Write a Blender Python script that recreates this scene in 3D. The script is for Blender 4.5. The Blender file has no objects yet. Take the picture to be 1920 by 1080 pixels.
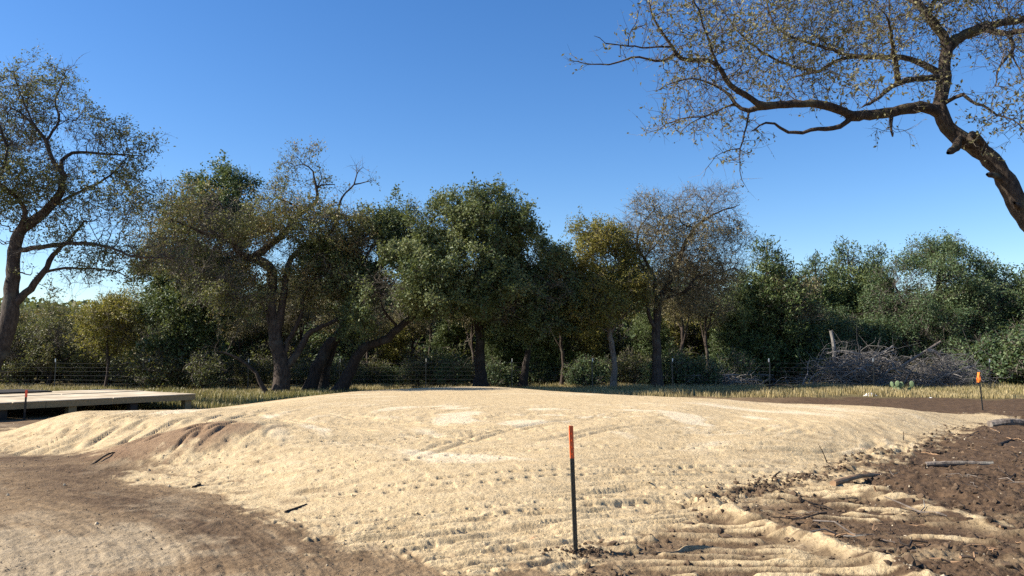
import bpy, math, random
import numpy as np

# ------------------------------------------------------------------ camera, sky, sun, exposure
scene = bpy.context.scene
COL = scene.collection
FPX = 1500.0                       # focal length in pixels of the 1920 px wide photograph
CAM_H = 1.6
PITCH = math.atan((662 - 540) / FPX)
cam_data = bpy.data.cameras.new("camera")
cam = bpy.data.objects.new("camera", cam_data)
COL.objects.link(cam)
cam.location = (0, 0, CAM_H)
cam.rotation_euler = (math.radians(90) + PITCH, 0, 0)
cam_data.sensor_width = 36
cam_data.lens = FPX / 1920 * 36
cam_data.clip_end = 5000
scene.camera = cam

SUN_EL = math.radians(36)
SUN_DIR = (-0.9985, -0.055)          # towards the sun, in plan
SUN_AZ = math.atan2(SUN_DIR[0], SUN_DIR[1])
world = bpy.data.worlds.new("World")
scene.world = world
world.use_nodes = True
wn = world.node_tree.nodes
wl = world.node_tree.links
wn.clear()
sky = wn.new("ShaderNodeTexSky")
sky.sky_type = 'NISHITA'
sky.sun_disc = False
sky.sun_elevation = SUN_EL
sky.sun_rotation = SUN_AZ
sky.altitude = 300
sky.air_density = 1.0
sky.dust_density = 0.3
sky.ozone_density = 3.0
hs = wn.new("ShaderNodeHueSaturation")
hs.inputs['Saturation'].default_value = 1.27
hs.inputs['Hue'].default_value = 0.507
bg = wn.new("ShaderNodeBackground")
bg.inputs['Strength'].default_value = 0.083
wo = wn.new("ShaderNodeOutputWorld")
wl.new(sky.outputs[0], hs.inputs['Color'])
wl.new(hs.outputs[0], bg.inputs['Color'])
wl.new(bg.outputs[0], wo.inputs['Surface'])

sd = bpy.data.lights.new("sun", 'SUN')
sd.energy = 5.0
sd.angle = math.radians(0.5)
sd.color = (1.0, 0.92, 0.80)
sun = bpy.data.objects.new("sun", sd)
COL.objects.link(sun)
sun.rotation_euler = (math.radians(90) - SUN_EL, 0, -SUN_AZ + math.pi)
# lamp points along -Z; build the rotation from the direction itself
from mathutils import Vector
tosun = Vector((SUN_DIR[0] * math.cos(SUN_EL), SUN_DIR[1] * math.cos(SUN_EL), math.sin(SUN_EL)))
sun.rotation_euler = tosun.to_track_quat('Z', 'Y').to_euler()

scene.view_settings.view_transform = 'Standard'
scene.view_settings.look = 'None'
scene.view_settings.exposure = 1.14
scene.view_settings.gamma = 1.0
scene.view_settings.use_curve_mapping = False
scene.render.engine = 'CYCLES'
scene.cycles.max_bounces = 6
scene.cycles.diffuse_bounces = 3
scene.cycles.glossy_bounces = 2
scene.cycles.transmission_bounces = 4
scene.cycles.use_denoising = False

# ------------------------------------------------------------------ helpers
cp, sp_ = math.cos(PITCH), math.sin(PITCH)


def P(px, py, Y):
    """World point seen at pixel (px, py) of the 1920x1080 photograph at world distance Y."""
    u = (px - 960) / FPX
    v = (540 - py) / FPX
    y = cp - sp_ * v
    z = sp_ + cp * v
    s = Y / y
    return np.array([u * s, Y, CAM_H + z * s])


def G(px, py, z=0.0):
    """World point seen at a pixel on the level z."""
    u = (px - 960) / FPX
    v = (540 - py) / FPX
    y = cp - sp_ * v
    zz = sp_ + cp * v
    s = (z - CAM_H) / zz
    return np.array([u * s, y * s, z])


def sstep(a, b, x):
    t = np.clip((x - a) / (b - a), 0, 1)
    return t * t * (3 - 2 * t)


def _hash(ix, iy, seed):
    h = (ix.astype(np.int64) * 374761393 + iy.astype(np.int64) * 668265263 + seed * 1442695041) & 0xFFFFFFFF
    h = ((h ^ (h >> 13)) * 1274126177) & 0xFFFFFFFF
    h = (h ^ (h >> 16)) & 0xFFFFFFFF
    return h / 4294967295.0


def vnoise(x, y, seed=0):
    xi = np.floor(x); yi = np.floor(y)
    fx = x - xi; fy = y - yi
    fx = fx * fx * fx * (fx * (fx * 6 - 15) + 10)
    fy = fy * fy * fy * (fy * (fy * 6 - 15) + 10)
    a = _hash(xi, yi, seed); b = _hash(xi + 1, yi, seed)
    c = _hash(xi, yi + 1, seed); d = _hash(xi + 1, yi + 1, seed)
    return (a + (b - a) * fx) * (1 - fy) + (c + (d - c) * fx) * fy


def fbm(x, y, octaves=3, seed=0, gain=0.5):
    t = 0; amp = 1; tot = 0
    for i in range(octaves):
        t = t + amp * vnoise(x, y, seed + i * 17)
        tot += amp
        x = x * 2.03 + 11.3; y = y * 2.03 + 5.7
        amp *= gain
    return t / tot


def build_mesh(name, verts, quads=None, tris=None, attrs=None, mats=None, smooth=False, midx=None):
    me = bpy.data.meshes.new(name)
    verts = np.asarray(verts, dtype=np.float32)
    me.vertices.add(len(verts))
    me.vertices.foreach_set("co", verts.ravel())
    li = []; starts = []; tot = 0
    if quads is not None and len(quads):
        q = np.asarray(quads, dtype=np.int32)
        li.append(q.ravel()); starts.append(np.arange(len(q), dtype=np.int32) * 4); tot = len(q) * 4
    if tris is not None and len(tris):
        t = np.asarray(tris, dtype=np.int32)
        li.append(t.ravel()); starts.append(np.arange(len(t), dtype=np.int32) * 3 + tot)
    li = np.concatenate(li); starts = np.concatenate(starts)
    me.loops.add(len(li))
    me.loops.foreach_set("vertex_index", li)
    me.polygons.add(len(starts))
    me.polygons.foreach_set("loop_start", starts)
    if midx is not None:
        me.polygons.foreach_set("material_index", np.asarray(midx, dtype=np.int32))
    me.polygons.foreach_set("use_smooth", np.full(len(starts), bool(smooth)))
    for an, av in (attrs or {}).items():
        av = np.asarray(av, dtype=np.float32)
        if av.ndim == 1:
            a = me.attributes.new(an, 'FLOAT', 'POINT'); a.data.foreach_set("value", av)
        else:
            a = me.attributes.new(an, 'FLOAT_COLOR', 'POINT'); a.data.foreach_set("color", av.ravel())
    for m in (mats or []):
        me.materials.append(m)
    me.update(calc_edges=True)
    return me


def link(name, me, parent=None, loc=None):
    o = bpy.data.objects.new(name, me)
    COL.objects.link(o)
    if parent is not None:
        o.parent = parent
    if loc is not None:
        o.location = loc
    return o


def tag(o, label=None, cat=None, group=None, kind=None):
    if label: o["label"] = label
    if cat: o["category"] = cat
    if group: o["group"] = group
    if kind: o["kind"] = kind
    return o


def thing(name, label, cat, loc=(0, 0, 0), rotz=0.0, group=None):
    o = bpy.data.objects.new(name, None)
    COL.objects.link(o)
    o.location = loc
    o.rotation_euler = (0, 0, rotz)
    return tag(o, label, cat, group)


def dup(root, loc, rotz=0.0, scale=1.0, label=None, group=None, tilt=None):
    r = root.copy(); COL.objects.link(r)
    r.location = loc
    r.rotation_euler = (tilt[0], tilt[1], rotz) if tilt else (0, 0, rotz)
    r.scale = (scale, scale, scale) if not isinstance(scale, tuple) else scale
    if label: r["label"] = label
    if group: r["group"] = group
    for ch in list(root.children):
        c = ch.copy(); COL.objects.link(c); c.parent = r
        for g in ch.children:
            d = g.copy(); COL.objects.link(d); d.parent = c
    return r


class MB:
    """Collects boxes, prisms and tubes for one mesh."""
    def __init__(self):
        self.v = []; self.q = []; self.t = []; self.n = 0

    def add(self, v, q=None, t=None):
        v = np.asarray(v, dtype=float)
        self.v.append(v)
        if q is not None and len(q): self.q.append(np.asarray(q) + self.n)
        if t is not None and len(t): self.t.append(np.asarray(t) + self.n)
        self.n += len(v)

    def box(self, o, ax, ay, az):
        """Box with corner o and edge vectors ax, ay, az."""
        o = np.asarray(o, float); ax = np.asarray(ax, float); ay = np.asarray(ay, float); az = np.asarray(az, float)
        v = [o, o + ax, o + ax + ay, o + ay, o + az, o + ax + az, o + ax + ay + az, o + ay + az]
        self.add(v, [[0, 3, 2, 1], [4, 5, 6, 7], [0, 1, 5, 4], [1, 2, 6, 5], [2, 3, 7, 6], [3, 0, 4, 7]])

    def tube(self, pts, rad, k=6, cap=True, lump=0.0, rng=None):
        pts = np.asarray(pts, float)
        n = len(pts)
        rad = np.broadcast_to(np.asarray(rad, float), (n,)).copy()
        tan = np.gradient(pts, axis=0)
        tan /= (np.linalg.norm(tan, axis=1, keepdims=True) + 1e-9)
        m = np.abs((pts[-1] - pts[0]))
        ref = np.zeros(3); ref[np.argmin(m)] = 1
        u = np.cross(tan, ref); u /= (np.linalg.norm(u, axis=1, keepdims=True) + 1e-9)
        w = np.cross(tan, u)
        a = np.arange(k) * 2 * math.pi / k
        rr = rad[:, None] * np.ones((1, k))
        if lump and rng is not None:
            rr = rr * (1 + lump * rng.uniform(-1, 1, (n, k)))
        ring = pts[:, None, :] + rr[:, :, None] * (np.cos(a)[None, :, None] * u[:, None, :] + np.sin(a)[None, :, None] * w[:, None, :])
        v = ring.reshape(-1, 3)
        i = np.arange(n - 1)[:, None] * k
        j = np.arange(k)[None, :]
        j2 = (j + 1) % k
        q = np.stack([i + j, i + j2, i + k + j2, i + k + j], -1).reshape(-1, 4)
        t = []
        if cap:
            v = np.vstack([v, pts[:1], pts[-1:]])
            c0 = n * k; c1 = c0 + 1
            for b in range(k):
                t.append([c0, (b + 1) % k, b])
                t.append([c1, (n - 1) * k + b, (n - 1) * k + (b + 1) % k])
        self.add(v, q, t)

    def mesh(self, name, mats, smooth=False, attrs=None):
        return build_mesh(name, np.vstack(self.v), np.vstack(self.q) if self.q else None,
                          np.vstack(self.t) if self.t else None, mats=mats, smooth=smooth, attrs=attrs)

    def build(self, name, mat, parent=None, smooth=False):
        return link(name, self.mesh(name, [mat], smooth), parent)


# ------------------------------------------------------------------ materials
def new_mat(name):
    m = bpy.data.materials.new(name)
    m.use_nodes = True
    nt = m.node_tree
    nt.nodes.clear()
    out = nt.nodes.new("ShaderNodeOutputMaterial")
    return m, nt, out


def N(nt, t, **kw):
    n = nt.nodes.new(t)
    for k, v in kw.items():
        setattr(n, k, v)
    return n


def noise_node(nt, scale, detail=4.0, rough=0.55, coord=None, dist=0.0):
    n = N(nt, "ShaderNodeTexNoise")
    n.inputs['Scale'].default_value = scale
    n.inputs['Detail'].default_value = detail
    n.inputs['Roughness'].default_value = rough
    n.inputs['Distortion'].default_value = dist
    if coord is not None:
        nt.links.new(coord, n.inputs['Vector'])
    return n


def mixc(nt, fac, a, b, mode='MIX'):
    n = N(nt, "ShaderNodeMix", data_type='RGBA', blend_type=mode)
    for sock, val in ((n.inputs[0], fac), (n.inputs[6], a), (n.inputs[7], b)):
        if isinstance(val, (int, float)):
            sock.default_value = val
        elif isinstance(val, tuple):
            sock.default_value = val if len(val) == 4 else (*val, 1)
        else:
            nt.links.new(val, sock)
    return n.outputs[2]


def ramp(nt, fac, stops):
    r = N(nt, "ShaderNodeValToRGB")
    e = r.color_ramp.elements
    while len(e) < len(stops):
        e.new(0.5)
    for el, (p, c) in zip(e, stops):
        el.position = p
        el.color = (*c, 1) if len(c) == 3 else c
    nt.links.new(fac, r.inputs[0])
    return r.outputs[0]


def math_node(nt, op, a, b=None):
    n = N(nt, "ShaderNodeMath", operation=op)
    for s, v in ((n.inputs[0], a), (n.inputs[1], b)):
        if v is None: continue
        if isinstance(v, (int, float)): s.default_value = v
        else: nt.links.new(v, s)
    return n.outputs[0]


def bark_mat(name, dark, light, scale=14.0, bump=0.6, lichen=None):
    m, nt, out = new_mat(name)
    tc = N(nt, "ShaderNodeTexCoord")
    mp = N(nt, "ShaderNodeMapping"); mp.inputs['Scale'].default_value = (1, 1, 0.35)
    nt.links.new(tc.outputs['Object'], mp.inputs[0])
    n1 = noise_node(nt, scale, 6, 0.65, mp.outputs[0])
    n2 = noise_node(nt, scale * 0.12, 3, 0.5, tc.outputs['Object'])
    c = ramp(nt, n1.outputs[0], [(0.32, dark), (0.68, light)])
    if lichen:
        l = ramp(nt, n2.outputs[0], [(0.55, (0, 0, 0)), (0.66, (1, 1, 1))])
        c = mixc(nt, math_node(nt, 'MULTIPLY', l, 0.55), c, lichen)
    b = N(nt, "ShaderNodeBsdfPrincipled")
    b.inputs['Roughness'].default_value = 0.9
    b.inputs['Specular IOR Level'].default_value = 0.2
    nt.links.new(c, b.inputs['Base Color'])
    bp = N(nt, "ShaderNodeBump"); bp.inputs['Strength'].default_value = bump; bp.inputs['Distance'].default_value = 0.03
    nt.links.new(n1.outputs[0], bp.inputs['Height'])
    nt.links.new(bp.outputs[0], b.inputs['Normal'])
    nt.links.new(b.outputs[0], out.inputs[0])
    return m


def leaf_mat(name, stops, transl=0.28, rough=0.5, spec=0.3, back=0.0):
    m, nt, out = new_mat(name)
    at = N(nt, "ShaderNodeAttribute", attribute_name="tint")
    oi = N(nt, "ShaderNodeObjectInfo")
    f = math_node(nt, 'ADD', at.outputs['Fac'], math_node(nt, 'MULTIPLY', math_node(nt, 'SUBTRACT', oi.outputs['Random'], 0.5), 0.16))
    c = ramp(nt, f, stops)
    b = N(nt, "ShaderNodeBsdfPrincipled")
    b.inputs['Roughness'].default_value = rough
    b.inputs['Specular IOR Level'].default_value = spec
    nt.links.new(c, b.inputs['Base Color'])
    t = N(nt, "ShaderNodeBsdfTranslucent")
    tcx = mixc(nt, 0.5, c, (0.16, 0.17, 0.02), 'MIX')
    nt.links.new(tcx, t.inputs['Color'])
    mx = N(nt, "ShaderNodeMixShader"); mx.inputs[0].default_value = transl
    nt.links.new(b.outputs[0], mx.inputs[1]); nt.links.new(t.outputs[0], mx.inputs[2])
    nt.links.new(mx.outputs[0], out.inputs[0])
    return m


def plain_mat(name, c1, c2, scale=20.0, rough=0.8, bump=0.2, spec=0.3, stretch=(1, 1, 1), metal=0.0, dist=0.01):
    m, nt, out = new_mat(name)
    tc = N(nt, "ShaderNodeTexCoord")
    mp = N(nt, "ShaderNodeMapping"); mp.inputs['Scale'].default_value = stretch
    nt.links.new(tc.outputs['Object'], mp.inputs[0])
    n1 = noise_node(nt, scale, 5, 0.6, mp.outputs[0])
    c = ramp(nt, n1.outputs[0], [(0.3, c1), (0.7, c2)])
    b = N(nt, "ShaderNodeBsdfPrincipled")
    b.inputs['Roughness'].default_value = rough
    b.inputs['Specular IOR Level'].default_value = spec
    b.inputs['Metallic'].default_value = metal
    nt.links.new(c, b.inputs['Base Color'])
    bp = N(nt, "ShaderNodeBump"); bp.inputs['Strength'].default_value = bump; bp.inputs['Distance'].default_value = dist
    nt.links.new(n1.outputs[0], bp.inputs['Height'])
    nt.links.new(bp.outputs[0], b.inputs['Normal'])
    nt.links.new(b.outputs[0], out.inputs[0])
    return m


BARK = bark_mat("oak_bark", (0.022, 0.016, 0.013), (0.092, 0.070, 0.056), bump=1.0, lichen=(0.11, 0.105, 0.085))
BARK_DARK = bark_mat("dark_bark", (0.012, 0.009, 0.008), (0.048, 0.037, 0.030), bump=1.0, lichen=(0.06, 0.058, 0.05))  # darker than oak_bark: the shade on the trunks is put into the colour
BARK_FG = bark_mat("near_oak_bark", (0.018, 0.012, 0.009), (0.10, 0.075, 0.055), scale=22, bump=1.0, lichen=(0.15, 0.13, 0.07))
BARK_PALE = bark_mat("pale_bark", (0.07, 0.055, 0.045), (0.24, 0.20, 0.165), lichen=(0.26, 0.25, 0.21))
TWIG = bark_mat("twig_bark", (0.075, 0.062, 0.048), (0.19, 0.165, 0.135), bump=0.0)
TWIG_OLIVE = bark_mat("olive_twig_bark", (0.095, 0.076, 0.045), (0.23, 0.185, 0.115), bump=0.0)
DEADWOOD = bark_mat("dead_wood", (0.09, 0.083, 0.077), (0.27, 0.25, 0.23), scale=9)
LEAF_LIVE = leaf_mat("live_oak_leaf", [(0.1, (0.055, 0.082, 0.03)), (0.5, (0.115, 0.15, 0.058)), (0.9, (0.22, 0.245, 0.105))], 0.32)
LEAF_BLUE = leaf_mat("evergreen_leaf", [(0.1, (0.045, 0.078, 0.034)), (0.5, (0.09, 0.138, 0.058)), (0.9, (0.175, 0.215, 0.095))], 0.32)
LEAF_OLIVE = leaf_mat("fading_oak_leaf", [(0.1, (0.085, 0.1, 0.038)), (0.45, (0.155, 0.168, 0.064)), (0.78, (0.235, 0.205, 0.085)), (0.97, (0.31, 0.2, 0.08))], 0.34)
LEAF_YELLOW = leaf_mat("yellow_oak_leaf", [(0.1, (0.12, 0.125, 0.03)), (0.5, (0.24, 0.215, 0.05)), (0.9, (0.34, 0.265, 0.07))], transl=0.4)
LEAF_BROWN = leaf_mat("brown_oak_leaf", [(0.1, (0.13, 0.115, 0.06)), (0.5, (0.21, 0.185, 0.095)), (0.9, (0.29, 0.235, 0.12))])
LEAF_FG = leaf_mat("dry_oak_leaf", [(0.1, (0.085, 0.083, 0.036)), (0.5, (0.17, 0.158, 0.072)), (0.9, (0.27, 0.245, 0.125))], transl=0.3, rough=0.5, spec=0.2)
LEAF_CEDAR = leaf_mat("juniper_leaf", [(0.1, (0.0442, 0.0702, 0.0234)), (0.5, (0.0975, 0.1365, 0.0442)), (0.9, (0.195, 0.2275, 0.078))], transl=0.12)
GRASS_DRY = leaf_mat("dry_grass_blade", [(0.05, (0.17, 0.145, 0.055)), (0.35, (0.30, 0.235, 0.11)), (0.8, (0.46, 0.37, 0.19))], transl=0.3)
GRASS_GREEN = leaf_mat("weed_blade", [(0.05, (0.09, 0.10, 0.03)), (0.5, (0.18, 0.17, 0.06)), (0.9, (0.32, 0.26, 0.115))], transl=0.3)

# ------------------------------------------------------------------ ground: level, pad, ruts
PAD = np.array([(-9.3, 13.6), (-10.2, 15.2), (-10.4, 17.2), (-9.9, 19.0), (-8.6, 21.5), (-6.5, 24.0), (-3.8, 27.6), (-1.4, 29.6), (0.8, 28.0),
                (2.9, 24.6), (4.8, 22.4), (7.0, 20.9), (9.6, 20.6), (12.4, 21.2), (12.2, 19.8), (9.6, 17.3), (7.9, 15.0), (6.4, 13.3), (4.6, 11.1),
                (3.3, 9.8), (2.4, 8.8), (1.75, 8.0), (1.0, 7.0), (0.75, 6.45), (0.2, 6.2), (-0.5, 6.25), (-1.2, 6.75), (-1.95, 7.45),
                (-2.7, 8.35), (-4.0, 9.9), (-5.2, 11.2), (-6.1, 12.4), (-7.6, 13.0)])


def poly_sd(x, y, poly):
    """Signed distance, positive inside."""
    d2 = np.full(x.shape, 1e18)
    ins = np.zeros(x.shape, bool)
    n = len(poly)
    for i in range(n):
        ax, ay = poly[i]; bx, by = poly[(i + 1) % n]
        ex, ey = bx - ax, by - ay
        t = np.clip(((x - ax) * ex + (y - ay) * ey) / (ex * ex + ey * ey), 0, 1)
        d2 = np.minimum(d2, (x - ax - t * ex) ** 2 + (y - ay - t * ey) ** 2)
        c = ((ay > y) != (by > y))
        with np.errstate(divide='ignore', invalid='ignore'):
            xi = ax + (y - ay) * ex / (ey if abs(ey) > 1e-9 else 1e-9)
        ins ^= c & (x < xi)
    d = np.sqrt(d2)
    return np.where(ins, d, -d)


def line_d(x, y, pts):
    d2 = np.full(x.shape, 1e18)
    for (ax, ay), (bx, by) in zip(pts[:-1], pts[1:]):
        ex, ey = bx - ax, by - ay
        t = np.clip(((x - ax) * ex + (y - ay) * ey) / (ex * ex + ey * ey), 0, 1)
        d2 = np.minimum(d2, (x - ax - t * ex) ** 2 + (y - ay - t * ey) ** 2)
    return np.sqrt(d2)


TRACK1 = np.array([(0.7, 6.35), (1.15, 7.1), (1.9, 8.05), (2.2, 8.3), (2.35, 7.2), (2.75, 6.0), (3.0, 5.2), (1.5, 5.0), (1.2, 5.8)])
TRACK2 = np.array([(2.5, 8.7), (3.3, 9.7), (4.3, 9.9), (4.35, 8.6), (4.6, 7.4), (4.7, 6.6), (3.6, 6.7), (3.0, 7.4), (2.8, 8.1)])
BERM1 = [(2.0, 8.35), (2.3, 7.5), (2.55, 6.6), (2.85, 5.7)]
BERM2 = [(3.5, 9.85), (4.15, 9.3), (4.3, 8.3), (4.5, 7.3)]
ARCS = [(2.6, 16.0, (2.7, 2.95, 3.2, 4.2, 4.45, 4.7), -95, 70, 0.07), (1.5, 19.0, (5.6, 5.85, 6.1, 7.1, 7.35), -150, -40, 0.07),
        (-6.5, 22.0, (9.0, 9.25, 9.5, 10.6, 10.85, 11.1), -75, -8, 0.08), (6.0, 9.0, (6.0, 6.25, 7.2, 7.45), 75, 165, 0.07)]
CLODS = [(1.9, 8.45), (2.7, 9.25), (3.6, 10.15), (4.6, 11.15), (5.6, 12.4), (6.6, 13.5), (7.9, 15.0), (9.6, 17.3)]


def soft_sd():
    gx = np.arange(-15, 18.01, 0.2); gy = np.arange(2, 34.01, 0.2)
    XX, YY = np.meshgrid(gx, gy, indexing='ij')
    d = np.clip(poly_sd(XX, YY, PAD), -3, 5)
    k = np.exp(-(np.arange(-14, 15) * 0.2 / 0.75) ** 2 / 2); k /= k.sum()
    for ax in (0, 1):
        pw = [(0, 0), (0, 0)]; pw[ax] = (14, 14)
        d = np.apply_along_axis(lambda v: np.convolve(v, k, 'valid'), ax, np.pad(d, pw, mode='edge'))
    return d


_SOFT = soft_sd()


def soft(x, y):
    fx = np.clip((x + 15) / 0.2, 0, _SOFT.shape[0] - 1.001); fy = np.clip((y - 2) / 0.2, 0, _SOFT.shape[1] - 1.001)
    i = fx.astype(int); j = fy.astype(int); u = fx - i; v = fy - j
    return (_SOFT[i, j] * (1 - u) + _SOFT[i + 1, j] * u) * (1 - v) + (_SOFT[i, j + 1] * (1 - u) + _SOFT[i + 1, j + 1] * u) * v


def ground(x, y, fine=True, dr=None):
    """Height and colour masks. Masks: sand, dark, pale, grass, brown tint, paint."""
    x = np.asarray(x, float); y = np.asarray(y, float)
    r = np.hypot(x, y)
    if dr is None:
        dr = np.full(x.shape, 0.02)
    lim = lambda lam: sstep(1.2, 3.0, lam / dr)
    wob = (fbm(x * 0.9, y * 0.9, 3, 3) - 0.5)
    wob2 = (fbm(x * 4.5, y * 4.5, 3, 31) - 0.5)
    sd_ = poly_sd(x, y, PAD)
    right = sstep(0.2, 2.2, x + (13 - y) * 0.42 - 1.2) * sstep(22, 17, y)       # right-hand side: pad nearly flush
    H = (0.45 - 0.15 * right) * (1 - (1 - np.clip((y - 5.7) / 11.0, 0, 1)) ** 1.7)
    H = H - 0.28 * sstep(-4.5, -8.5, x) * sstep(15.6, 19.5, y)
    Wd = 1.5 + 0.7 * sstep(18, 13, y) * (1 - 0.6 * right)
    z = H * sstep(-0.1, 1, (soft(x, y) + 0.12 * wob) / Wd)
    z = z + 0.09 * (fbm(x * 0.16, y * 0.16, 2, 9) - 0.5) * sstep(3, 7, r)
    # low brown mound on the left slope
    mx, my = x + 5.05, y - 12.3
    mrot = (mx * 0.93 + my * 0.37, -mx * 0.37 + my * 0.93)
    md = (mrot[0] / 1.32) ** 2 + (mrot[1] / 1.10) ** 2 + wob * 0.4
    mound = np.exp(-md * 1.1)
    z = z + 0.30 * mound
    # slow rise of the land far away, and a low hill on the left horizon
    z = z + 4.0 * sstep(60, 160, r) * sstep(20, -60, x) + 0.8 * sstep(45, 100, r)
    rc = np.hypot(x + 8.4, y - 3.2); th = np.arctan2(y - 3.2, x + 8.4)
    streak = 0.6 * fbm(rc * 2.6, th * 3.0, 4, 41, 0.6) + 0.4 * fbm(rc * 11.0, th * 2.2, 3, 43, 0.6)
    right_w = sstep(-1.0, 3.5, x - 0.33 * (y - 6))
    sand_edge = sd_ + 0.2 + 1.5 * (streak - 0.5) * (1 - right_w) + wob * (0.8 - 0.3 * right_w) + wob2 * 0.7 + (fbm(x * 13, y * 13, 3, 35) - 0.5) * 0.5
    sand = sstep(-0.12, 0.30 - 0.12 * right_w, sand_edge)
    # furrowed sand dropped by the tracks at the lower right
    t1 = sstep(-0.12, 0.15, poly_sd(x, y, TRACK1) + wob2 * 0.35)
    t2 = sstep(-0.15, 0.2, poly_sd(x, y, TRACK2) + wob2 * 0.45)
    ph = y * 0.97 + x * 0.10 + 0.16 * wob + 0.05 * wob2
    fur1 = 0.5 + 0.5 * np.sin(2 * math.pi * ph / 0.18)
    ph2 = y * 0.96 + x * 0.17 + 0.2 * wob + 0.05 * wob2
    fur2 = 0.5 + 0.5 * np.sin(2 * math.pi * ph2 / 0.19)
    b1 = np.exp(-(line_d(x, y, BERM1) / 0.13) ** 2)
    b2 = np.exp(-(line_d(x, y, BERM2) / 0.20) ** 2)
    brk = sstep(0.36, 0.6, fbm(x * 1.7, y * 5.0, 3, 77))
    anis = fbm(x * 2.2, y * 11.0, 4, 79, 0.6) - 0.5
    rid1 = np.floor(ph / 0.18 + 0.25); rid2 = np.floor(ph2 / 0.19 + 0.25)
    cut1 = sstep(0.22, 0.42, vnoise(x * 2.4 + rid1 * 3.7, rid1, 251)); cut2 = sstep(0.26, 0.46, vnoise(x * 2.0 + rid2 * 5.3, rid2, 252))
    fur1 = fur1 * (0.15 + 0.85 * cut1); fur2 = fur2 * (0.15 + 0.85 * cut2)
    f1 = t1 * sstep(0.50, 0.76, fur1 + 1.6 * anis) * (0.45 + 0.55 * brk)
    f2 = t2 * sstep(0.50, 0.76, fur2 + 1.6 * anis) * (0.2 + 0.8 * brk)
    dust = sstep(0.5, 0.8, fbm(x * 1.6, y * 2.2, 4, 51)) * sstep(0.8, 3.5, x) * sstep(10, 6.0, y) * 0.35
    nsand = np.maximum.reduce([f1, f2, b1 * sstep(0.3, 0.45, fbm(x * 5, y * 5, 2, 5)), b2 * 0.9 * sstep(0.33, 0.5, fbm(x * 4, y * 4, 2, 6)), dust])
    outside = 1 - sand
    sand_all = np.maximum(sand * (1 - 0.96 * t1 * (1 - f1)), nsand)
    # bits of earth mixed into the sand near its edges
    fleck = sstep(0.60, 0.74, fbm(x * 3.0, y * 4.2, 3, 91)) * sstep(3.0, 0.2, sd_) * sstep(-0.5, 0.4, sd_)
    sand_all = sand_all * (1 - 0.45 * fleck)
    # earth tones
    dark = np.maximum(right_w * sstep(-0.5, -0.05, -sd_), 0.0)
    foot = np.exp(-((sd_ + 0.75 + 0.7 * wob) / 0.62) ** 2) * sstep(5.6, 6.8, y) * (1 - right_w)
    left_dark = sstep(9.0, 11.5, y + 1.6 * wob) * sstep(0.0, -2.0, x) * (1 - sand)
    patch = sstep(0.5, 0.72, fbm(x * 0.7, y * 0.9, 4, 21))
    dark = np.clip(np.maximum.reduce([dark, 0.72 * foot, 0.22 * left_dark, 0.34 * patch * outside]), 0, 1)
    dark = np.clip(dark + (streak - 0.5) * 1.5 * (1 - right_w), 0, 1)
    pale = sstep(1.15, 0.75, np.sqrt(((x + 4.4) / 2.3) ** 2 + ((y - 5.3) / 1.9) ** 2) + 0.8 * wob + 0.5 * wob2 + 0.8 * (streak - 0.5)) * (1 - right_w)
    pale = np.maximum(pale, 0.7 * np.exp(-((rc - 6.1 + wob) / 0.35) ** 2) * (1 - right_w) * sstep(9, 6, y))
    pale = np.maximum(pale, 0.55 * sstep(0.55, 0.8, fbm(x * 1.1, y * 1.4, 4, 61)) * (1 - right_w) * outside)
    # smooth light patches and turning arcs on the pad
    ax_, ay_ = x - 1.6, y - 15.3
    ra = np.hypot(ax_, ay_ * 1.0); ta = np.arctan2(ay_, ax_)
    arcs = fbm(ra * 4.4 + 0.8 * wob, ta * 3.4, 4, 121, 0.65)
    smoothp = sstep(0.62, 0.74, fbm(ra * 1.1 + 3, ta * 2.0 + x * 0.12, 3, 131)) * sstep(1.0, 3.0, sd_)
    browns = np.clip(mound * 1.6 * sstep(1.0, 0.45, md + 1.6 * wob2 + 1.2 * (fbm(x * 7, y * 1.1, 3, 145) - 0.5)), 0, 1)
    gr = np.maximum(sstep(28.2, 30.0, y + 2.2 * wob + 0.03 * x - 0.5 * sstep(6, 0, x)), sstep(22.5, 24.5, y - 0.33 * x * 0 + 1.5 * wob) * sstep(-6.0, -7.5, x))
    gr = gr * outside
    paint = np.zeros_like(x)
    for (qx, qy, qr) in [(*G(1005, 967, 0.2)[:2], 0.06), (*G(1050, 1001, 0.12)[:2], 0.09), (*G(1625, 843, 0.05)[:2], 0.12)]:
        paint = np.maximum(paint, sstep(1.0, 0.5, np.hypot(x - qx, (y - qy)) / qr + wob2))
    masks = dict(sand=sand_all, dark=dark, pale=pale, grass=gr, brown=browns, paint=paint, smooth=np.clip(smoothp * 0.9 + 0.45 * sstep(0.54, 0.72, arcs) * sstep(0.45, 0.62, fbm(x * 0.5, y * 0.4, 2, 133)) * sstep(9, 13, y) * sstep(-7, -4, x), 0, 1) * sand)
    if fine:
        # left slope: ruts run up the slope; front slope: ruts run away to the right
        lw = sstep(-3.4, -5.6, x) * sstep(11, 13, y) * sstep(21, 17, y)
        lw = np.maximum(lw, mound)
        ac = x * 0.955 + y * 0.30 + 0.25 * wob; al = -x * 0.30 + y * 0.955
        wm = sstep(0.25, 0.6, mound)
        acL = x * 0.99 + y * -0.12 + 0.10 * wob; acM = -x * 0.5 + y * 0.866 + 0.10 * wob
        rutL = (1 - wm) * np.abs(fbm(acL * 3.6, y * 0.8, 2, 141, 0.55) - 0.5) * 2 + wm * np.abs(fbm(acL * 4.6 + 7, y * 0.7, 2, 143, 0.6) - 0.5) * 2
        rutL = sstep(0.02, 0.34, rutL)
        ac2 = -x * 0.37 + y * 0.93 + 0.12 * wob; al2 = x * 0.93 + y * 0.37
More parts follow.
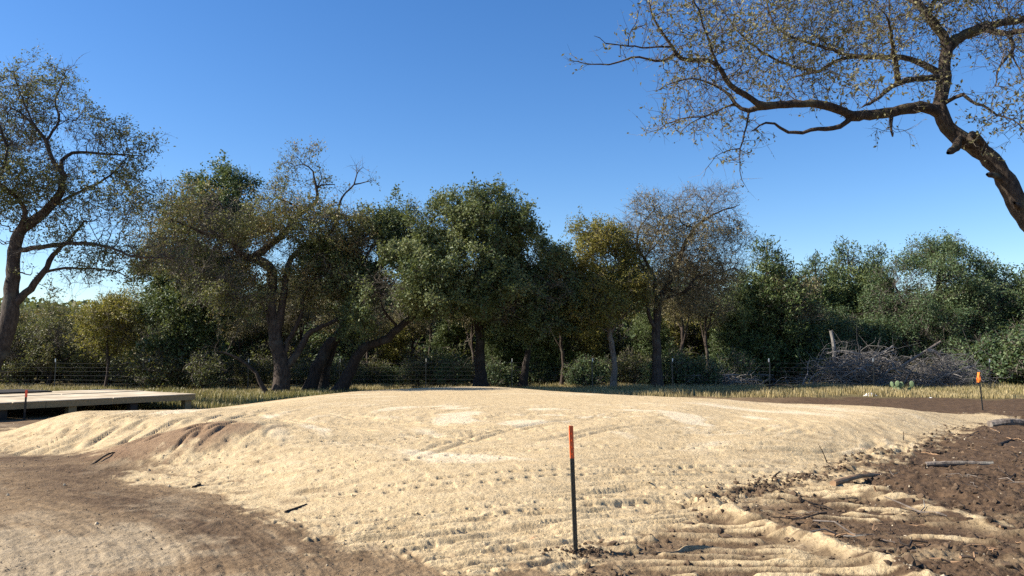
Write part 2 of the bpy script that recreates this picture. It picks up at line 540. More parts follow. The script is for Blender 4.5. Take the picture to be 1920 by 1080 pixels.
        rutF = fbm(ac2 * 3.4, al2 * 0.75, 3, 151, 0.6)
        rutF = sstep(0.42, 0.62, rutF)
        chunk = sstep(0.60, 0.70, fbm(ac2 * 5.5 + 2, al2 * 8.0, 2, 161)) * sstep(0.5, 0.66, fbm(ac2 * 3.0, al2 * 0.35, 2, 165))
        fw = sstep(16, 8, y) * (1 - lw)
        z = z + np.maximum(sand, wm) * lw * ((0.07 - 0.012 * wm) * (rutL - 0.7)) * lim(0.16)
        z = z + sand * fw * ((0.014 * rutF - 0.010 * chunk) * lim(0.3))
        z = z + sand * (1 - fw) * (1 - lw) * (arcs - 0.5) * 0.05 * lim(0.25) * (1 - smoothp)
        z = z + sand * (0.011 * (fbm(x * 7, y * 7, 4, 171, 0.75) - 0.5) * lim(0.14) + 0.018 * (fbm(x * 22, y * 22, 3, 175, 0.7) - 0.5) * lim(0.05))
        lid = np.floor(ac2 / 0.31 + 0.3 * wob)
        lf = (ac2 / 0.31 + 0.3 * wob) - lid - 0.5 + 0.25 * (_hash(lid, lid * 0, 5) - 0.5)
        dash = sstep(-0.1, 0.6, np.sin(2 * math.pi * (al2 / 0.18 + 3.7 * _hash(lid, lid * 0, 9)) + 2.5 * wob2)) * (_hash(lid, lid * 0 + 3, 12) > 0.42) * np.exp(-(lf / 0.10) ** 2)
        on = sstep(0.38, 0.56, vnoise(al2 * 0.30, lid * 0.9, 215))
        grv = np.exp(-(lf / 0.10) ** 2) * on
        z = z - sand * fw * (0.048 * dash * on + 0.020 * grv) * lim(0.1)
        z = z - sand * (1 - fw) * (1 - lw) * 0.016 * dash * on * lim(0.13)
        rutS = sstep(0.02, 0.36, np.abs(fbm(ac2 * 6.2 + 4, al2 * 0.75, 3, 231, 0.6) - 0.5) * 2)
        z = z + sand * fw * sstep(13.5, 9.0, y - 0.25 * x) * 0.046 * (rutS - 0.7) * sstep(0.35, 0.6, fbm(x * 0.6, y * 0.6, 2, 235)) * lim(0.16)
        for (qx, qy, rads, a0, a1, w_) in ARCS:
            rr_ = np.hypot(x - qx, y - qy) + 0.22 * wob; aa = np.degrees(np.arctan2(y - qy, x - qx))
            am = sstep(a0 - 12, a0 + 12, aa) * sstep(a1 + 12, a1 - 12, aa)
            for R0 in rads:
                g_ = np.exp(-((rr_ - R0) / w_) ** 2) * am * sstep(0.30, 0.5, vnoise(aa * 0.11, rr_ * 0 + R0 * 3, 241))
                z = z - sand * 0.045 * g_ * lim(0.13)
        # loose earth
        z = z + outside * right_w * (1 - gr) * 0.10 * (fbm(x * 1.3, y * 1.3, 3, 221) - 0.5)
        rough_dirt = outside * (0.35 + 0.65 * right_w) * (1 - 0.7 * gr) * (1 - 0.85 * np.maximum(t1, t2))
        cl = fbm(x * 3.1, y * 3.1, 4, 181, 0.55)
        cl2 = np.abs(fbm(x * 9, y * 9, 3, 191, 0.6) - 0.5) * 2
        z = z + rough_dirt * (0.10 * (cl - 0.5) * lim(0.3) + 0.05 * (cl2 - 0.25) * lim(0.11))
        z = z + outside * (1 - right_w) * (streak - 0.5) * 0.045 * lim(0.2)
        cd = np.exp(-(line_d(x, y, CLODS) / 0.26) ** 2)
        z = z + cd * (0.06 * sstep(0.40, 0.8, fbm(x * 6.5, y * 6.5, 4, 201, 0.7))) * lim(0.2)
        z = z + t1 * 0.050 * (fur1 ** 1.6 - 0.4 + 1.1 * anis) * lim(0.2) + t2 * 0.048 * (fur2 ** 1.6 - 0.4 + 1.1 * anis) * lim(0.2) + 0.075 * b1 + 0.06 * b2
        masks['dark'] = np.clip(masks['dark'] + 0.7 * cd * (1 - 0.5 * nsand), 0, 1)
        masks['sand'] = masks['sand'] * (1 - 0.8 * cd * sstep(0.42, 0.6, fbm(x * 4.2, y * 4.2, 3, 201, 0.55)))
    return z, masks


def gz(x, y):
    return float(ground(np.array([float(x)]), np.array([float(y)]))[0][0])


def build_ground():
    a_f = np.radians(np.linspace(-41, 41, 1060))
    a_c = np.radians(np.linspace(41, 319, 62)[1:-1])
    ang = np.concatenate([a_f, a_c])                      # closed ring, measured from +Y towards +X
    dep = np.linspace(math.atan(CAM_H / 4.2), math.atan(CAM_H / 40), 560)
    r1 = CAM_H / np.tan(dep)
    r0 = np.linspace(0.25, 4.2, 60)[:-1]
    r2 = np.geomspace(40, 3000, 70)[1:]
    rad = np.concatenate([r0, r1, r2])
    dr1 = np.gradient(rad)
    R, A = np.meshgrid(rad, ang, indexing='ij')
    X = R * np.sin(A); Y = R * np.cos(A)
    DR = np.broadcast_to(dr1[:, None], R.shape)
    DR = np.where(np.abs(np.where(A > math.pi, A - 2 * math.pi, A)) < math.radians(41.5), DR * 0.75, np.maximum(DR, R * 0.08))
    z, m = ground(X.ravel(), Y.ravel(), True, DR.ravel())
    V = np.stack([X.ravel(), Y.ravel(), z], 1)
    nr, na = R.shape
    i = np.arange(nr - 1)[:, None]; j = np.arange(na)[None, :]; j2 = (j + 1) % na
    q = np.stack([i * na + j, (i + 1) * na + j, (i + 1) * na + j2, i * na + j2], -1).reshape(-1, 4)
    c = len(V)
    V = np.vstack([V, [[0, 0, z[:na].mean()]]])
    t = np.stack([np.full(na, c), np.arange(na), (np.arange(na) + 1) % na], 1)
    pad1 = lambda a: np.append(a, a[0])
    ma = np.stack([pad1(m['sand']), pad1(m['dark']), pad1(m['pale']), pad1(m['grass'])], 1)
    mb = np.stack([pad1(m['brown']), pad1(m['paint']), pad1(m['smooth']), np.ones(c + 1)], 1)
    mat, nt, out = new_mat("ground_soil")
    geo = N(nt, "ShaderNodeNewGeometry")
    A1 = N(nt, "ShaderNodeAttribute", attribute_name="maska")
    A2 = N(nt, "ShaderNodeAttribute", attribute_name="maskb")
    s1 = N(nt, "ShaderNodeSeparateColor"); nt.links.new(A1.outputs['Color'], s1.inputs[0])
    s2 = N(nt, "ShaderNodeSeparateColor"); nt.links.new(A2.outputs['Color'], s2.inputs[0])
    pos = geo.outputs['Position']
    fine = noise_node(nt, 38, 5, 0.7, pos)
    mid = noise_node(nt, 5.5, 5, 0.62, pos)
    big = noise_node(nt, 0.9, 4, 0.55, pos)
    sandc = ramp(nt, mid.outputs[0], [(0.28, (0.44, 0.33, 0.185)), (0.5, (0.50, 0.385, 0.225)), (0.75, (0.545, 0.435, 0.27))])
    sandc = mixc(nt, math_node(nt, 'MULTIPLY', s2.outputs[2], 0.8), sandc, (0.68, 0.58, 0.41))
    dirt = ramp(nt, mid.outputs[0], [(0.3, (0.155, 0.104, 0.058)), (0.7, (0.27, 0.192, 0.112))])
    darkc = ramp(nt, mid.outputs[0], [(0.3, (0.056, 0.035, 0.021)), (0.72, (0.132, 0.086, 0.052))])
    palec = ramp(nt, mid.outputs[0], [(0.3, (0.255, 0.195, 0.122)), (0.7, (0.39, 0.31, 0.205))])
    grassc = ramp(nt, big.outputs[0], [(0.35, (0.085, 0.07, 0.035)), (0.6, (0.16, 0.13, 0.06))])
    c = mixc(nt, s1.outputs[1], dirt, darkc)
    c = mixc(nt, s1.outputs[2], c, palec)
    c = mixc(nt, A1.outputs['Alpha'], c, grassc)
    c = mixc(nt, s1.outputs[0], c, sandc)
    c = mixc(nt, math_node(nt, 'MULTIPLY', s2.outputs[0], 0.88), c, mixc(nt, mid.outputs[0], (0.15, 0.088, 0.052), (0.27, 0.175, 0.105)))
    grit = noise_node(nt, 130, 3, 0.7, pos)
    vor = N(nt, "ShaderNodeTexVoronoi"); vor.inputs['Scale'].default_value = 26; vor.inputs['Randomness'].default_value = 1.0
    wv = N(nt, "ShaderNodeMix", data_type='VECTOR'); wv.inputs[0].default_value = 0.12
    nt.links.new(pos, wv.inputs[4]); nt.links.new(mid.outputs['Color'], wv.inputs[5])
    nt.links.new(wv.outputs[1], vor.inputs['Vector'])
    pit = ramp(nt, vor.outputs['Distance'], [(0.0, (0, 0, 0)), (0.35, (1, 1, 1))])
    speck2 = ramp(nt, grit.outputs[0], [(0.3, (0.82, 0.80, 0.78)), (0.55, (1, 1, 1)), (0.75, (1.10, 1.10, 1.09))])
    c = mixc(nt, 0.9, c, speck2, 'MULTIPLY')
    speck = ramp(nt, fine.outputs[0], [(0.25, (0.55, 0.53, 0.5)), (0.5, (1, 1, 1)), (0.8, (1.22, 1.2, 1.17))])
    c = mixc(nt, 0.9, c, speck, 'MULTIPLY')
    c = mixc(nt, math_node(nt, 'MULTIPLY', s2.outputs[1], 0.5), c, (0.75, 0.16, 0.06))
    b = N(nt, "ShaderNodeBsdfPrincipled")
    b.inputs['Roughness'].default_value = 0.95
    b.inputs['Specular IOR Level'].default_value = 0.12
    nt.links.new(c, b.inputs['Base Color'])
    bp = N(nt, "ShaderNodeBump"); bp.inputs['Strength'].default_value = 0.6; bp.inputs['Distance'].default_value = 0.03
    nt.links.new(math_node(nt, 'ADD', fine.outputs[0], math_node(nt, 'ADD', math_node(nt, 'MULTIPLY', grit.outputs[0], 0.35), math_node(nt, 'MULTIPLY', pit, 0.12))), bp.inputs['Height'])
    bp2 = N(nt, "ShaderNodeBump"); bp2.inputs['Strength'].default_value = 0.6; bp2.inputs['Distance'].default_value = 0.06
    nt.links.new(mid.outputs[0], bp2.inputs['Height']); nt.links.new(bp.outputs[0], bp2.inputs['Normal'])
    nt.links.new(bp2.outputs[0], b.inputs['Normal'])
    nt.links.new(b.outputs[0], out.inputs[0])
    me = build_mesh("ground", V, q, t, attrs={"maska": ma, "maskb": mb}, mats=[mat], smooth=True)
    # keep the faces looking up
    o = link("ground", me)
    tag(o, kind="structure")
    return o


GROUND = build_ground()


# ------------------------------------------------------------------ trees
def resample(pts, step):
    pts = np.asarray(pts, float)
    # Catmull-Rom then even spacing
    p = np.vstack([2 * pts[0] - pts[1], pts, 2 * pts[-1] - pts[-2]])
    out = []
    for i in range(1, len(p) - 2):
        t = np.linspace(0, 1, 12, endpoint=False)[:, None]
        a, b, c, d = p[i - 1], p[i], p[i + 1], p[i + 2]
        out.append(0.5 * ((2 * b) + (-a + c) * t + (2 * a - 5 * b + 4 * c - d) * t ** 2 + (-a + 3 * b - 3 * c + d) * t ** 3))
    out.append(pts[-1:])
    q = np.vstack(out)
    s = np.concatenate([[0], np.cumsum(np.linalg.norm(np.diff(q, axis=0), axis=1))])
    n = max(2, int(round(s[-1] / step)) + 1)
    ss = np.linspace(0, s[-1], n)
    return np.stack([np.interp(ss, s, q[:, k]) for k in range(3)], 1)


def colonize(nodes, par, attr, step, rng, kill=None, maxit=140, trop=(0, 0, 0.06), jit=0.25, infl=2.5):
    kill = kill or step * 1.6
    cap = len(nodes) + 14000
    nd = np.zeros((cap, 3), np.float32); nd[:len(nodes)] = nodes
    pr = np.full(cap, -1, np.int32); pr[:len(par)] = par
    nch = np.zeros(cap, np.int32)
    for p_ in par:
        if p_ >= 0: nch[p_] += 1
    n = len(nodes)
    attr = attr.astype(np.float32)
    dd = ((attr[:, None, :] - nd[None, :n, :]) ** 2).sum(-1)
    near = dd.argmin(1); dist = np.sqrt(dd.min(1))
    keep = dist > kill
    attr, near, dist = attr[keep], near[keep], dist[keep]
    trop = np.array(trop, np.float32)
    for it in range(maxit):
        if not len(attr) or n > cap - 900: break
        act = dist < infl
        if not act.any():
            infl *= 1.6
            continue
        v = attr[act] - nd[near[act]]
        v /= (np.linalg.norm(v, axis=1, keepdims=True) + 1e-6)
        acc = np.zeros((n, 3), np.float32)
        np.add.at(acc, near[act], v)
        idx = np.unique(near[act])
        idx = idx[nch[idx] < 4]
        if not len(idx): break
        d = acc[idx]
        d /= (np.linalg.norm(d, axis=1, keepdims=True) + 1e-6)
        d += trop + jit * rng.normal(size=d.shape).astype(np.float32)
        d /= (np.linalg.norm(d, axis=1, keepdims=True) + 1e-6)
        nw = nd[idx] + d * step
        k = len(idx)
        nd[n:n + k] = nw; pr[n:n + k] = idx; nch[idx] += 1
        dd = ((attr[:, None, :] - nw[None]) ** 2).sum(-1)
        mi = dd.argmin(1); md = np.sqrt(dd[np.arange(len(attr)), mi])
        up = md < dist
        near = np.where(up, mi + n, near); dist = np.where(up, md, dist)
        n += k
        keep = dist > kill
        attr, near, dist = attr[keep], near[keep], dist[keep]
    return nd[:n].astype(float), pr[:n]


def radii_of(nodes, par, fixed, tip=0.006, e=2.35):
    n = len(nodes)
    acc = np.zeros(n)
    r = np.zeros(n)
    for i in range(n - 1, -1, -1):
        r[i] = acc[i] ** (1 / e) if acc[i] > 0 else tip
        if fixed[i] > 0: r[i] = max(fixed[i], min(r[i], fixed[i] * 1.3))
        if par[i] >= 0: acc[par[i]] += r[i] ** e
    for i in range(n):
        if par[i] >= 0 and fixed[i] <= 0:
            r[i] = min(r[i], r[par[i]] * 0.97)
    return r


def wood_mesh(nodes, par, r, rng, kmax=9, lump=0.07):
    n = len(nodes)
    kids = [[] for _ in range(n)]
    for i in range(n):
        if par[i] >= 0: kids[par[i]].append(i)
    mb = MB()
    starts = [(i, -1) for i in range(n) if par[i] < 0]
    while starts:
        s, p_ = starts.pop()
        chain = [s]
        while kids[chain[-1]]:
            ks = kids[chain[-1]]
            b = max(ks, key=lambda c: r[c])
            for c in ks:
                if c != b: starts.append((c, chain[-1]))
            chain.append(b)
        ids = ([p_] if p_ >= 0 else []) + chain
        if len(ids) < 2: continue
        pts = nodes[ids]
        rr = r[ids].copy()
        if p_ >= 0: rr[0] = min(rr[0], rr[1] * 1.5)
        rr[-1] *= 0.5
        m = rr.max()
        k = kmax if m > 0.09 else (6 if m > 0.035 else (4 if m > 0.014 else 3))
        mb.tube(pts, rr, k, cap=False, lump=lump if m > 0.05 else 0, rng=rng)
    return mb


def twigs_leaves(nodes, par, r, rng, rmax, ntw, tlen, nleaf, lsize, lasp=0.5, up=0.0, trad=0.0035, align=0.6, clump=0.35, spread=0.06,
                 tint0=0.5, dens=1.0, leaf_up=0.0, gap=(0.36, 0.58), gsc=1.15, lum=0.0):
    """Thin twigs on the thin nodes, rhombic leaves on the twigs. Returns arrays."""
    cand = np.where((r < rmax) & (par >= 0))[0]
    if dens < 1: cand = cand[rng.random(len(cand)) < dens]
    cnt = rng.poisson(ntw, len(cand))
    src = np.repeat(cand, cnt)
    m = len(src)
    base_d = nodes[src] - nodes[par[src]]
    base_d /= (np.linalg.norm(base_d, axis=1, keepdims=True) + 1e-6)
    d = base_d * align + rng.normal(size=(m, 3)) * 0.6
    d[:, 2] += up
    d /= (np.linalg.norm(d, axis=1, keepdims=True) + 1e-6)
    L = tlen * rng.uniform(0.5, 1.35, m)
    p0 = nodes[src] - base_d * rng.uniform(0, 0.1, (m, 1))
    d2 = d + rng.normal(size=(m, 3)) * 0.35
    d2 /= (np.linalg.norm(d2, axis=1, keepdims=True) + 1e-6)
    p1 = p0 + d * (L * 0.5)[:, None]
    p2 = p1 + d2 * (L * 0.5)[:, None]
    # twig tubes, three sided
    ref = rng.normal(size=(m, 3))
    u = np.cross(d, ref); u /= (np.linalg.norm(u, axis=1, keepdims=True) + 1e-6)
    w = np.cross(d, u)
    rings = []
    for p_, rr in ((p0, 1.0), (p1, 0.75), (p2, 0.3)):
        for k in range(3):
            a = k * 2 * math.pi / 3
            rings.append(p_ + trad * rr * (math.cos(a) * u + math.sin(a) * w))
    tv = np.stack(rings, 1).reshape(-1, 3)
    b = np.arange(m)[:, None] * 9
    tq = []
    for s in range(2):
        for k in range(3):
            tq.append(np.concatenate([b + s * 3 + k, b + s * 3 + (k + 1) % 3, b + s * 3 + 3 + (k + 1) % 3, b + s * 3 + 3 + k], 1))
    tq = np.stack(tq, 1).reshape(-1, 4)
    # leaves
    gp = nodes[src]
    gf = 0.5 * vnoise(gp[:, 0] * gsc + 3.1, gp[:, 2] * gsc + 1.7, 61) + 0.5 * vnoise(gp[:, 1] * gsc + 9.2, gp[:, 2] * gsc + gp[:, 0] * 0.4 * gsc, 62)
    lc = rng.poisson(nleaf * sstep(gap[0], gap[1], gf) * 1.25)
    li = np.repeat(np.arange(m), lc)
    k = len(li)
    t = rng.uniform(0.15, 1.08, k)
    pos = np.where((t < 0.5)[:, None], p0[li] + (p1 - p0)[li] * (t * 2)[:, None], p1[li] + (p2 - p1)[li] * (t * 2 - 1)[:, None])
    pos = pos + rng.normal(size=(k, 3)) * spread
    cen = nodes[cand].mean(0) * np.array([1, 1, 0.85])
    outw = pos - cen; outw /= (np.linalg.norm(outw, axis=1, keepdims=True) + 1e-6)
    nrm = outw * 0.12 + d[li] * 0.30 + rng.normal(size=(k, 3)) * 0.5; nrm[:, 2] += 0.25
    nrm /= (np.linalg.norm(nrm, axis=1, keepdims=True) + 1e-6)
    a = rng.normal(size=(k, 3)); a += d[li] * 0.7; a[:, 2] += leaf_up
    a -= nrm * (a * nrm).sum(1, keepdims=True) * 0.8
    a /= np.linalg.norm(a, axis=1, keepdims=True)
    sd2 = np.cross(a, nrm); sd2 /= (np.linalg.norm(sd2, axis=1, keepdims=True) + 1e-6)
    nn = np.cross(sd2, a)
    s = lsize * rng.uniform(0.6, 1.3, k)[:, None]
    v0 = pos; v2 = pos + a * s
    v1 = pos + a * s * 0.55 + sd2 * s * lasp * 0.5 + nn * s * 0.08
    v3 = pos + a * s * 0.55 - sd2 * s * lasp * 0.5 + nn * s * 0.08
    lv = np.stack([v0, v1, v2, v3], 1).reshape(-1, 3)
    lq = np.arange(k * 4).reshape(-1, 4)
    ctint = np.clip(tint0 + clump * (fbm(nodes[src, 0] * 1.1 + nodes[src, 1] * 0.7, nodes[src, 2] * 1.1, 2, 7) - 0.5) * 2, 0, 1)
    tint = np.clip(ctint[li] + rng.normal(size=k) * 0.2, 0, 1)
    return tv, tq, lv, lq, np.repeat(tint, 4)


def make_tree(name, label, cat, base, Y0, lines, blobs, seed, bark, leaf, step=0.28, natt=900, depth=1.0, group=None, twig_mat=None,
              pix=True, tl=None, sub=1.0, jit=0.28, trop=(0, 0, 0.06), tip=0.006, lump=0.07, flare=True, clus=0.36, kill=None, infl=2.5):
    """lines: (points, r0, r1[, y1]) with points in photo pixels (pix) or local metres; blobs: (cx, cy, r[, dy[, weight[, squash]]])."""
    rng = np.random.default_rng(seed)
    nodes = []; par = []; fix = []; yoff = []
    for li, ln in enumerate(lines):
        pts, r0, r1 = ln[0], ln[1], ln[2]
        y1 = ln[3] if len(ln) > 3 else None
        isroot = (len(ln) > 4 and ln[4]) or li == 0
        ystart = ln[5] if len(ln) > 5 else 0.0
        if y1 is None: y1 = ystart + rng.uniform(-1, 1) * 1.2 * depth if li else 0.0
        n = len(pts)
        if pix:
            w = np.array([P(px, py, Y0) for px, py in pts])
        else:
            w = np.array([[p_[0], Y0, p_[1]] for p_ in pts])
        p0 = -1
        if not isroot:
            A_ = np.array(nodes)
            # nearest in the plane of the photograph
            sc_ = Y0 / np.maximum(A_[:, 1], 0.1) if pix else np.ones(len(A_))
            dxz = np.hypot(A_[:, 0] * sc_ - w[0, 0], ((A_[:, 2] - CAM_H) * sc_ + CAM_H if pix else A_[:, 2]) - w[0, 2])
            p0 = int(dxz.argmin())
            ystart = A_[p0, 1] - Y0
        f = np.linspace(0, 1, n)
        if pix:
            w = np.array([P(px, py, Y0 + ystart + (y1 - ystart) * t) for (px, py), t in zip(pts, f)])
        else:
            w[:, 1] = Y0 + ystart + (y1 - ystart) * f
        if p0 >= 0: w[0] = nodes[p0]
        q = resample(w, step)
        q[1:-1] += rng.normal(size=q[1:-1].shape) * step * 0.06
        rr = np.linspace(r0, r1, len(q))
        if isroot and flare:
            h = q[:, 2] - q[0, 2]
            rr = rr * (1 + 0.55 * np.exp(-np.maximum(h, 0) / 0.35))
        last = p0
        for k in range(0 if p0 < 0 else 1, len(q)):
            nodes.append(q[k]); par.append(last); fix.append(rr[k]); last = len(nodes) - 1
    att = []
    vols = np.array([(b[2] ** 3) * (b[4] if len(b) > 4 else 1.0) for b in blobs])
    for b, cnt in zip(blobs, np.maximum(6, (natt * vols / vols.sum()).astype(int))):
        dy = b[3] if len(b) > 3 else 0.0
        sq = b[5] if len(b) > 5 else 1.0
        if pix:
            c = P(b[0], b[1], Y0 + dy); R = b[2] * (Y0 + dy) / FPX
        else:
            c = np.array([b[0], Y0 + dy, b[1]]); R = b[2]
        ncl = max(3, cnt // 22) if clus else cnt
        v = rng.normal(size=(ncl, 3)); v /= np.linalg.norm(v, axis=1, keepdims=True)
        if clus:
            ns = 7
            sc = rng.normal(size=(ns, 3)); sc /= np.linalg.norm(sc, axis=1, keepdims=True)
            sc *= (0.38 + 0.42 * rng.random((ns, 1))) * R
            sr = R * rng.uniform(0.22, 0.5, ns)
            pk = rng.choice(ns, ncl, p=sr ** 2 / (sr ** 2).sum())
            v = sc[pk] + v * ((rng.random(ncl) ** (1 / 2.2)) * sr[pk])[:, None]
        else:
            v *= (rng.random(ncl) ** (1 / 2.6))[:, None] * R
        v[:, 1] *= depth; v[:, 2] *= sq
        if clus:
            w_ = rng.random(ncl) ** 1.5 + 0.15
            pick = rng.choice(ncl, cnt, p=w_ / w_.sum())
            v = v[pick] + rng.normal(size=(cnt, 3)) * np.array([1, 1, 0.75]) * min(clus, 0.4 * R)
        att.append(c + v)
    att = np.vstack(att)
    att = att[att[:, 2] > 0.25]
    nseed = len(nodes)
    nodes, par = colonize(np.array(nodes), np.array(par), att, step, rng, jit=jit, trop=trop, kill=kill, infl=infl)
    fixed = np.zeros(len(nodes)); fixed[:nseed] = fix
    r = radii_of(nodes, par, fixed, tip)
    base = np.asarray(base, float)
    nodes = nodes - base
    mb = wood_mesh(nodes, par, r, rng, lump=lump)
    root = thing(name, label, cat, tuple(base), 0.0, group)
    mb.build("trunk", bark, root, smooth=True)
    arr = [twigs_leaves(nodes, par, r, rng, **t_) for t_ in (tl if isinstance(tl, list) else [tl])]
    V = []; Q = []; T = []; MI = []; n0 = 0
    for tv, tq, lv, lq, tint in arr:
        V += [tv, lv]
        Q += [tq + n0, lq + n0 + len(tv)]
        T += [np.full(len(tv), 0.5), tint]
        MI += [np.zeros(len(tq)), np.ones(len(lq))]
        n0 += len(tv) + len(lv)
    me = build_mesh("crown", np.vstack(V), np.vstack(Q), attrs={"tint": np.concatenate(T)}, mats=[twig_mat or TWIG, leaf], midx=np.concatenate(MI))
    link("crown", me, root)
    return root


def Z1(*p): return [(x / 1.5875, 100 + y / 1.5875) for x, y in p]
def Z2(*p): return [(280 + x / 2.077, 260 + y / 2.077) for x, y in p]
def Z3(*p): return [(640 + x / 2.348, 320 + y / 2.348) for x, y in p]
def Z4(*p): return [(1000 + x / 2.348, 320 + y / 2.348) for x, y in p]
def Z6(*p): return [(1060 + x / 2.2326, y / 2.2326) for x, y in p]
def ZB(f, s, bl): return [(*f((b[0], b[1]))[0], b[2] / s, *b[3:]) for b in bl]


# --- the near oak leaning in from the right
def near_oak():
    Y0 = 11.0
    trunk = [(2090, 800), (2040, 660), (1985, 520)] + Z6((1960, 960), (1900, 870), (1850, 770), (1790, 680), (1720, 620), (1650, 580), (1600, 530), (1570, 480), (1570, 420),
                                       (1585, 340), (1590, 250), (1600, 190), (1560, 120), (1510, 60), (1470, 0), (1430, -70), (1380, -140))
    L = [(trunk, 0.158, 0.042, 0.3),
         (Z6((1570, 470), (1500, 450), (1420, 460), (1330, 475), (1240, 485), (1200, 490), (1150, 460), (1080, 440), (1000, 435), (900, 435), (820, 440), (760, 400), (710, 370),
             (670, 330), (640, 270), (600, 255), (530, 250), (470, 235), (420, 160), (370, 80), (350, 0)), 0.085, 0.010, -0.9),
         (Z6((1200, 490), (1150, 530), (1080, 540), (1000, 550), (940, 555), (880, 520), (830, 515), (790, 545)), 0.040, 0.012, -0.2),
         (Z6((820, 440), (740, 460), (680, 390), (640, 370), (615, 350)), 0.042, 0.012, -0.2),
         (Z6((470, 235), (400, 255), (300, 240), (200, 265), (100, 270), (10, 255)), 0.020, 0.005, -1.0),
         (Z6((440, 190), (300, 195), (180, 180), (120, 150)), 0.014, 0.005, -1.3),
         (Z6((1580, 310), (1500, 270), (1400, 240), (1300, 240), (1200, 240), (1120, 260), (1060, 300), (1000, 310), (940, 330)), 0.055, 0.012, 1.2),
         (Z6((1585, 320), (1480, 330), (1390, 350), (1310, 410), (1240, 450)), 0.055, 0.014, -0.9),
         (Z6((1390, 350), (1390, 280), (1370, 220), (1360, 140), (1340, 60)), 0.040, 0.010, -1.2),
         (Z6((1600, 190), (1660, 150), (1740, 120), (1850, 90), (1960, 80), (2060, 60)), 0.085, 0.03, 0.7),
         (Z6((1740, 110), (1840, 140), (1950, 130), (2050, 150)), 0.055, 0.02, -0.5),
         (Z6((1850, 150), (1870, 200), (1820, 280), (1800, 360)), 0.030, 0.008, -0.4),
         (Z6((1870, 220), (1900, 290), (1930, 350)), 0.018, 0.006, -0.5),
         (Z6((780, 470), (750, 560), (730, 640), (735, 740), (755, 780)), 0.014, 0.004, -0.3),
         (Z6((730, 620), (650, 640), (600, 690), (580, 740)), 0.008, 0.003, -0.3),
         (Z6((1510, 60), (1540, 20), (1570, -40)), 0.05, 0.02, 0.4),
         (Z6((1200, 240), (1050, 190), (900, 130), (850, 40), (830, -40)), 0.028, 0.008, 1.0),
         (Z6((1060, 300), (900, 260), (760, 170), (690, 90), (640, 20)), 0.022, 0.006, 0.6),
         (Z6((640, 260), (600, 170), (570, 80), (540, 0), (530, -60)), 0.022, 0.006, -1.1),
         (Z6((700, 450), (600, 480), (520, 520), (480, 560)), 0.014, 0.004, 0.2),
         (Z6((640, 370), (540, 330), (440, 350), (380, 380)), 0.014, 0.004, -0.6),
         (Z6((560, 480), (470, 500), (390, 540), (340, 560)), 0.010, 0.004, 0.3),
         (Z6((1580, 430), (1660, 400), (1710, 430), (1800, 470), (1900, 520)), 0.035, 0.008, -0.8),
         (Z6((1370, 460), (1360, 520), (1370, 570)), 0.035, 0.012, -0.2),
         (Z6((1480, 10), (1420, -10), (1300, -20), (1200, -10)), 0.035, 0.012, 0.8),
         (Z6((1650, 585), (1630, 618), (1602, 640)), 0.07, 0.045, -0.25),
         (Z6((1770, 655), (1735, 590), (1705, 562), (1690, 580)), 0.06, 0.04, -0.15),
         (Z6((1850, 760), (1800, 735), (1765, 730)), 0.05, 0.035, -0.2),
         (Z6((1925, 870), (1880, 850)), 0.05, 0.035, -0.2),
         ]
    B = ZB(Z6, 2.2326, [(480, 180, 170, -0.9), (620, 300, 200, -0.6), (520, 430, 150, -0.2), (650, 470, 130, 0), (700, 100, 170, 0), (880, 230, 200, 0.3), (900, 60, 180, 0.8),
                        (1060, 330, 150, 0.4), (1130, 130, 200, 0.6), (1330, 110, 180, -0.6), (1290, 340, 130, -0.7), (1480, 150, 140, 0), (1520, 330, 110, -0.4), (1720, 30, 200, 0.4), (1880, 60, 200, 0.4),
                        (1820, 200, 120, -0.4), (1800, 460, 120, -0.8, 0.7), (1900, 400, 120, -0.6, 0.6), (700, 640, 80, -0.3, 0.9), (810, 610, 55, -0.3), (1330, 520, 60, -0.2, 0.8), (1450, 560, 60, -0.2, 0.6),
                        (380, 540, 70, 0.3), (250, 200, 80, -1.1, 0.5), (540, 20, 150, -1.0), (360, 60, 110, -1.2), (1200, 20, 200, 0.8), (1550, -60, 220, 0), (1000, -70, 220, 0.4),
                        (2050, 150, 200, 0.3), (1880, 560, 90, -0.6, 0.5)])
    b = (trunk[0][0], trunk[0][1])
    base = P(b[0], b[1], Y0); base[2] = gz(base[0], base[1]) - 0.05
    trunk_pts = L[0]
    t = dict(rmax=0.010, ntw=1.5, tlen=0.27, nleaf=2.3, lsize=0.054, gap=(0.25, 0.6), gsc=2.2, lasp=0.5, up=0.02, trad=0.0028, align=0.8, clump=0.3, spread=0.006, tint0=0.5)
    return make_tree("oak_tree", "dark leaning oak reaching in over the dirt from the right edge, thin dry leaves", "tree", base, Y0, L, B, 11, BARK_FG, LEAF_FG,
                     step=0.11, natt=6500, depth=1.1, tl=t, jit=0.45, tip=0.0032, lump=0.13, clus=0.0, kill=0.115, infl=0.9)


near_oak()


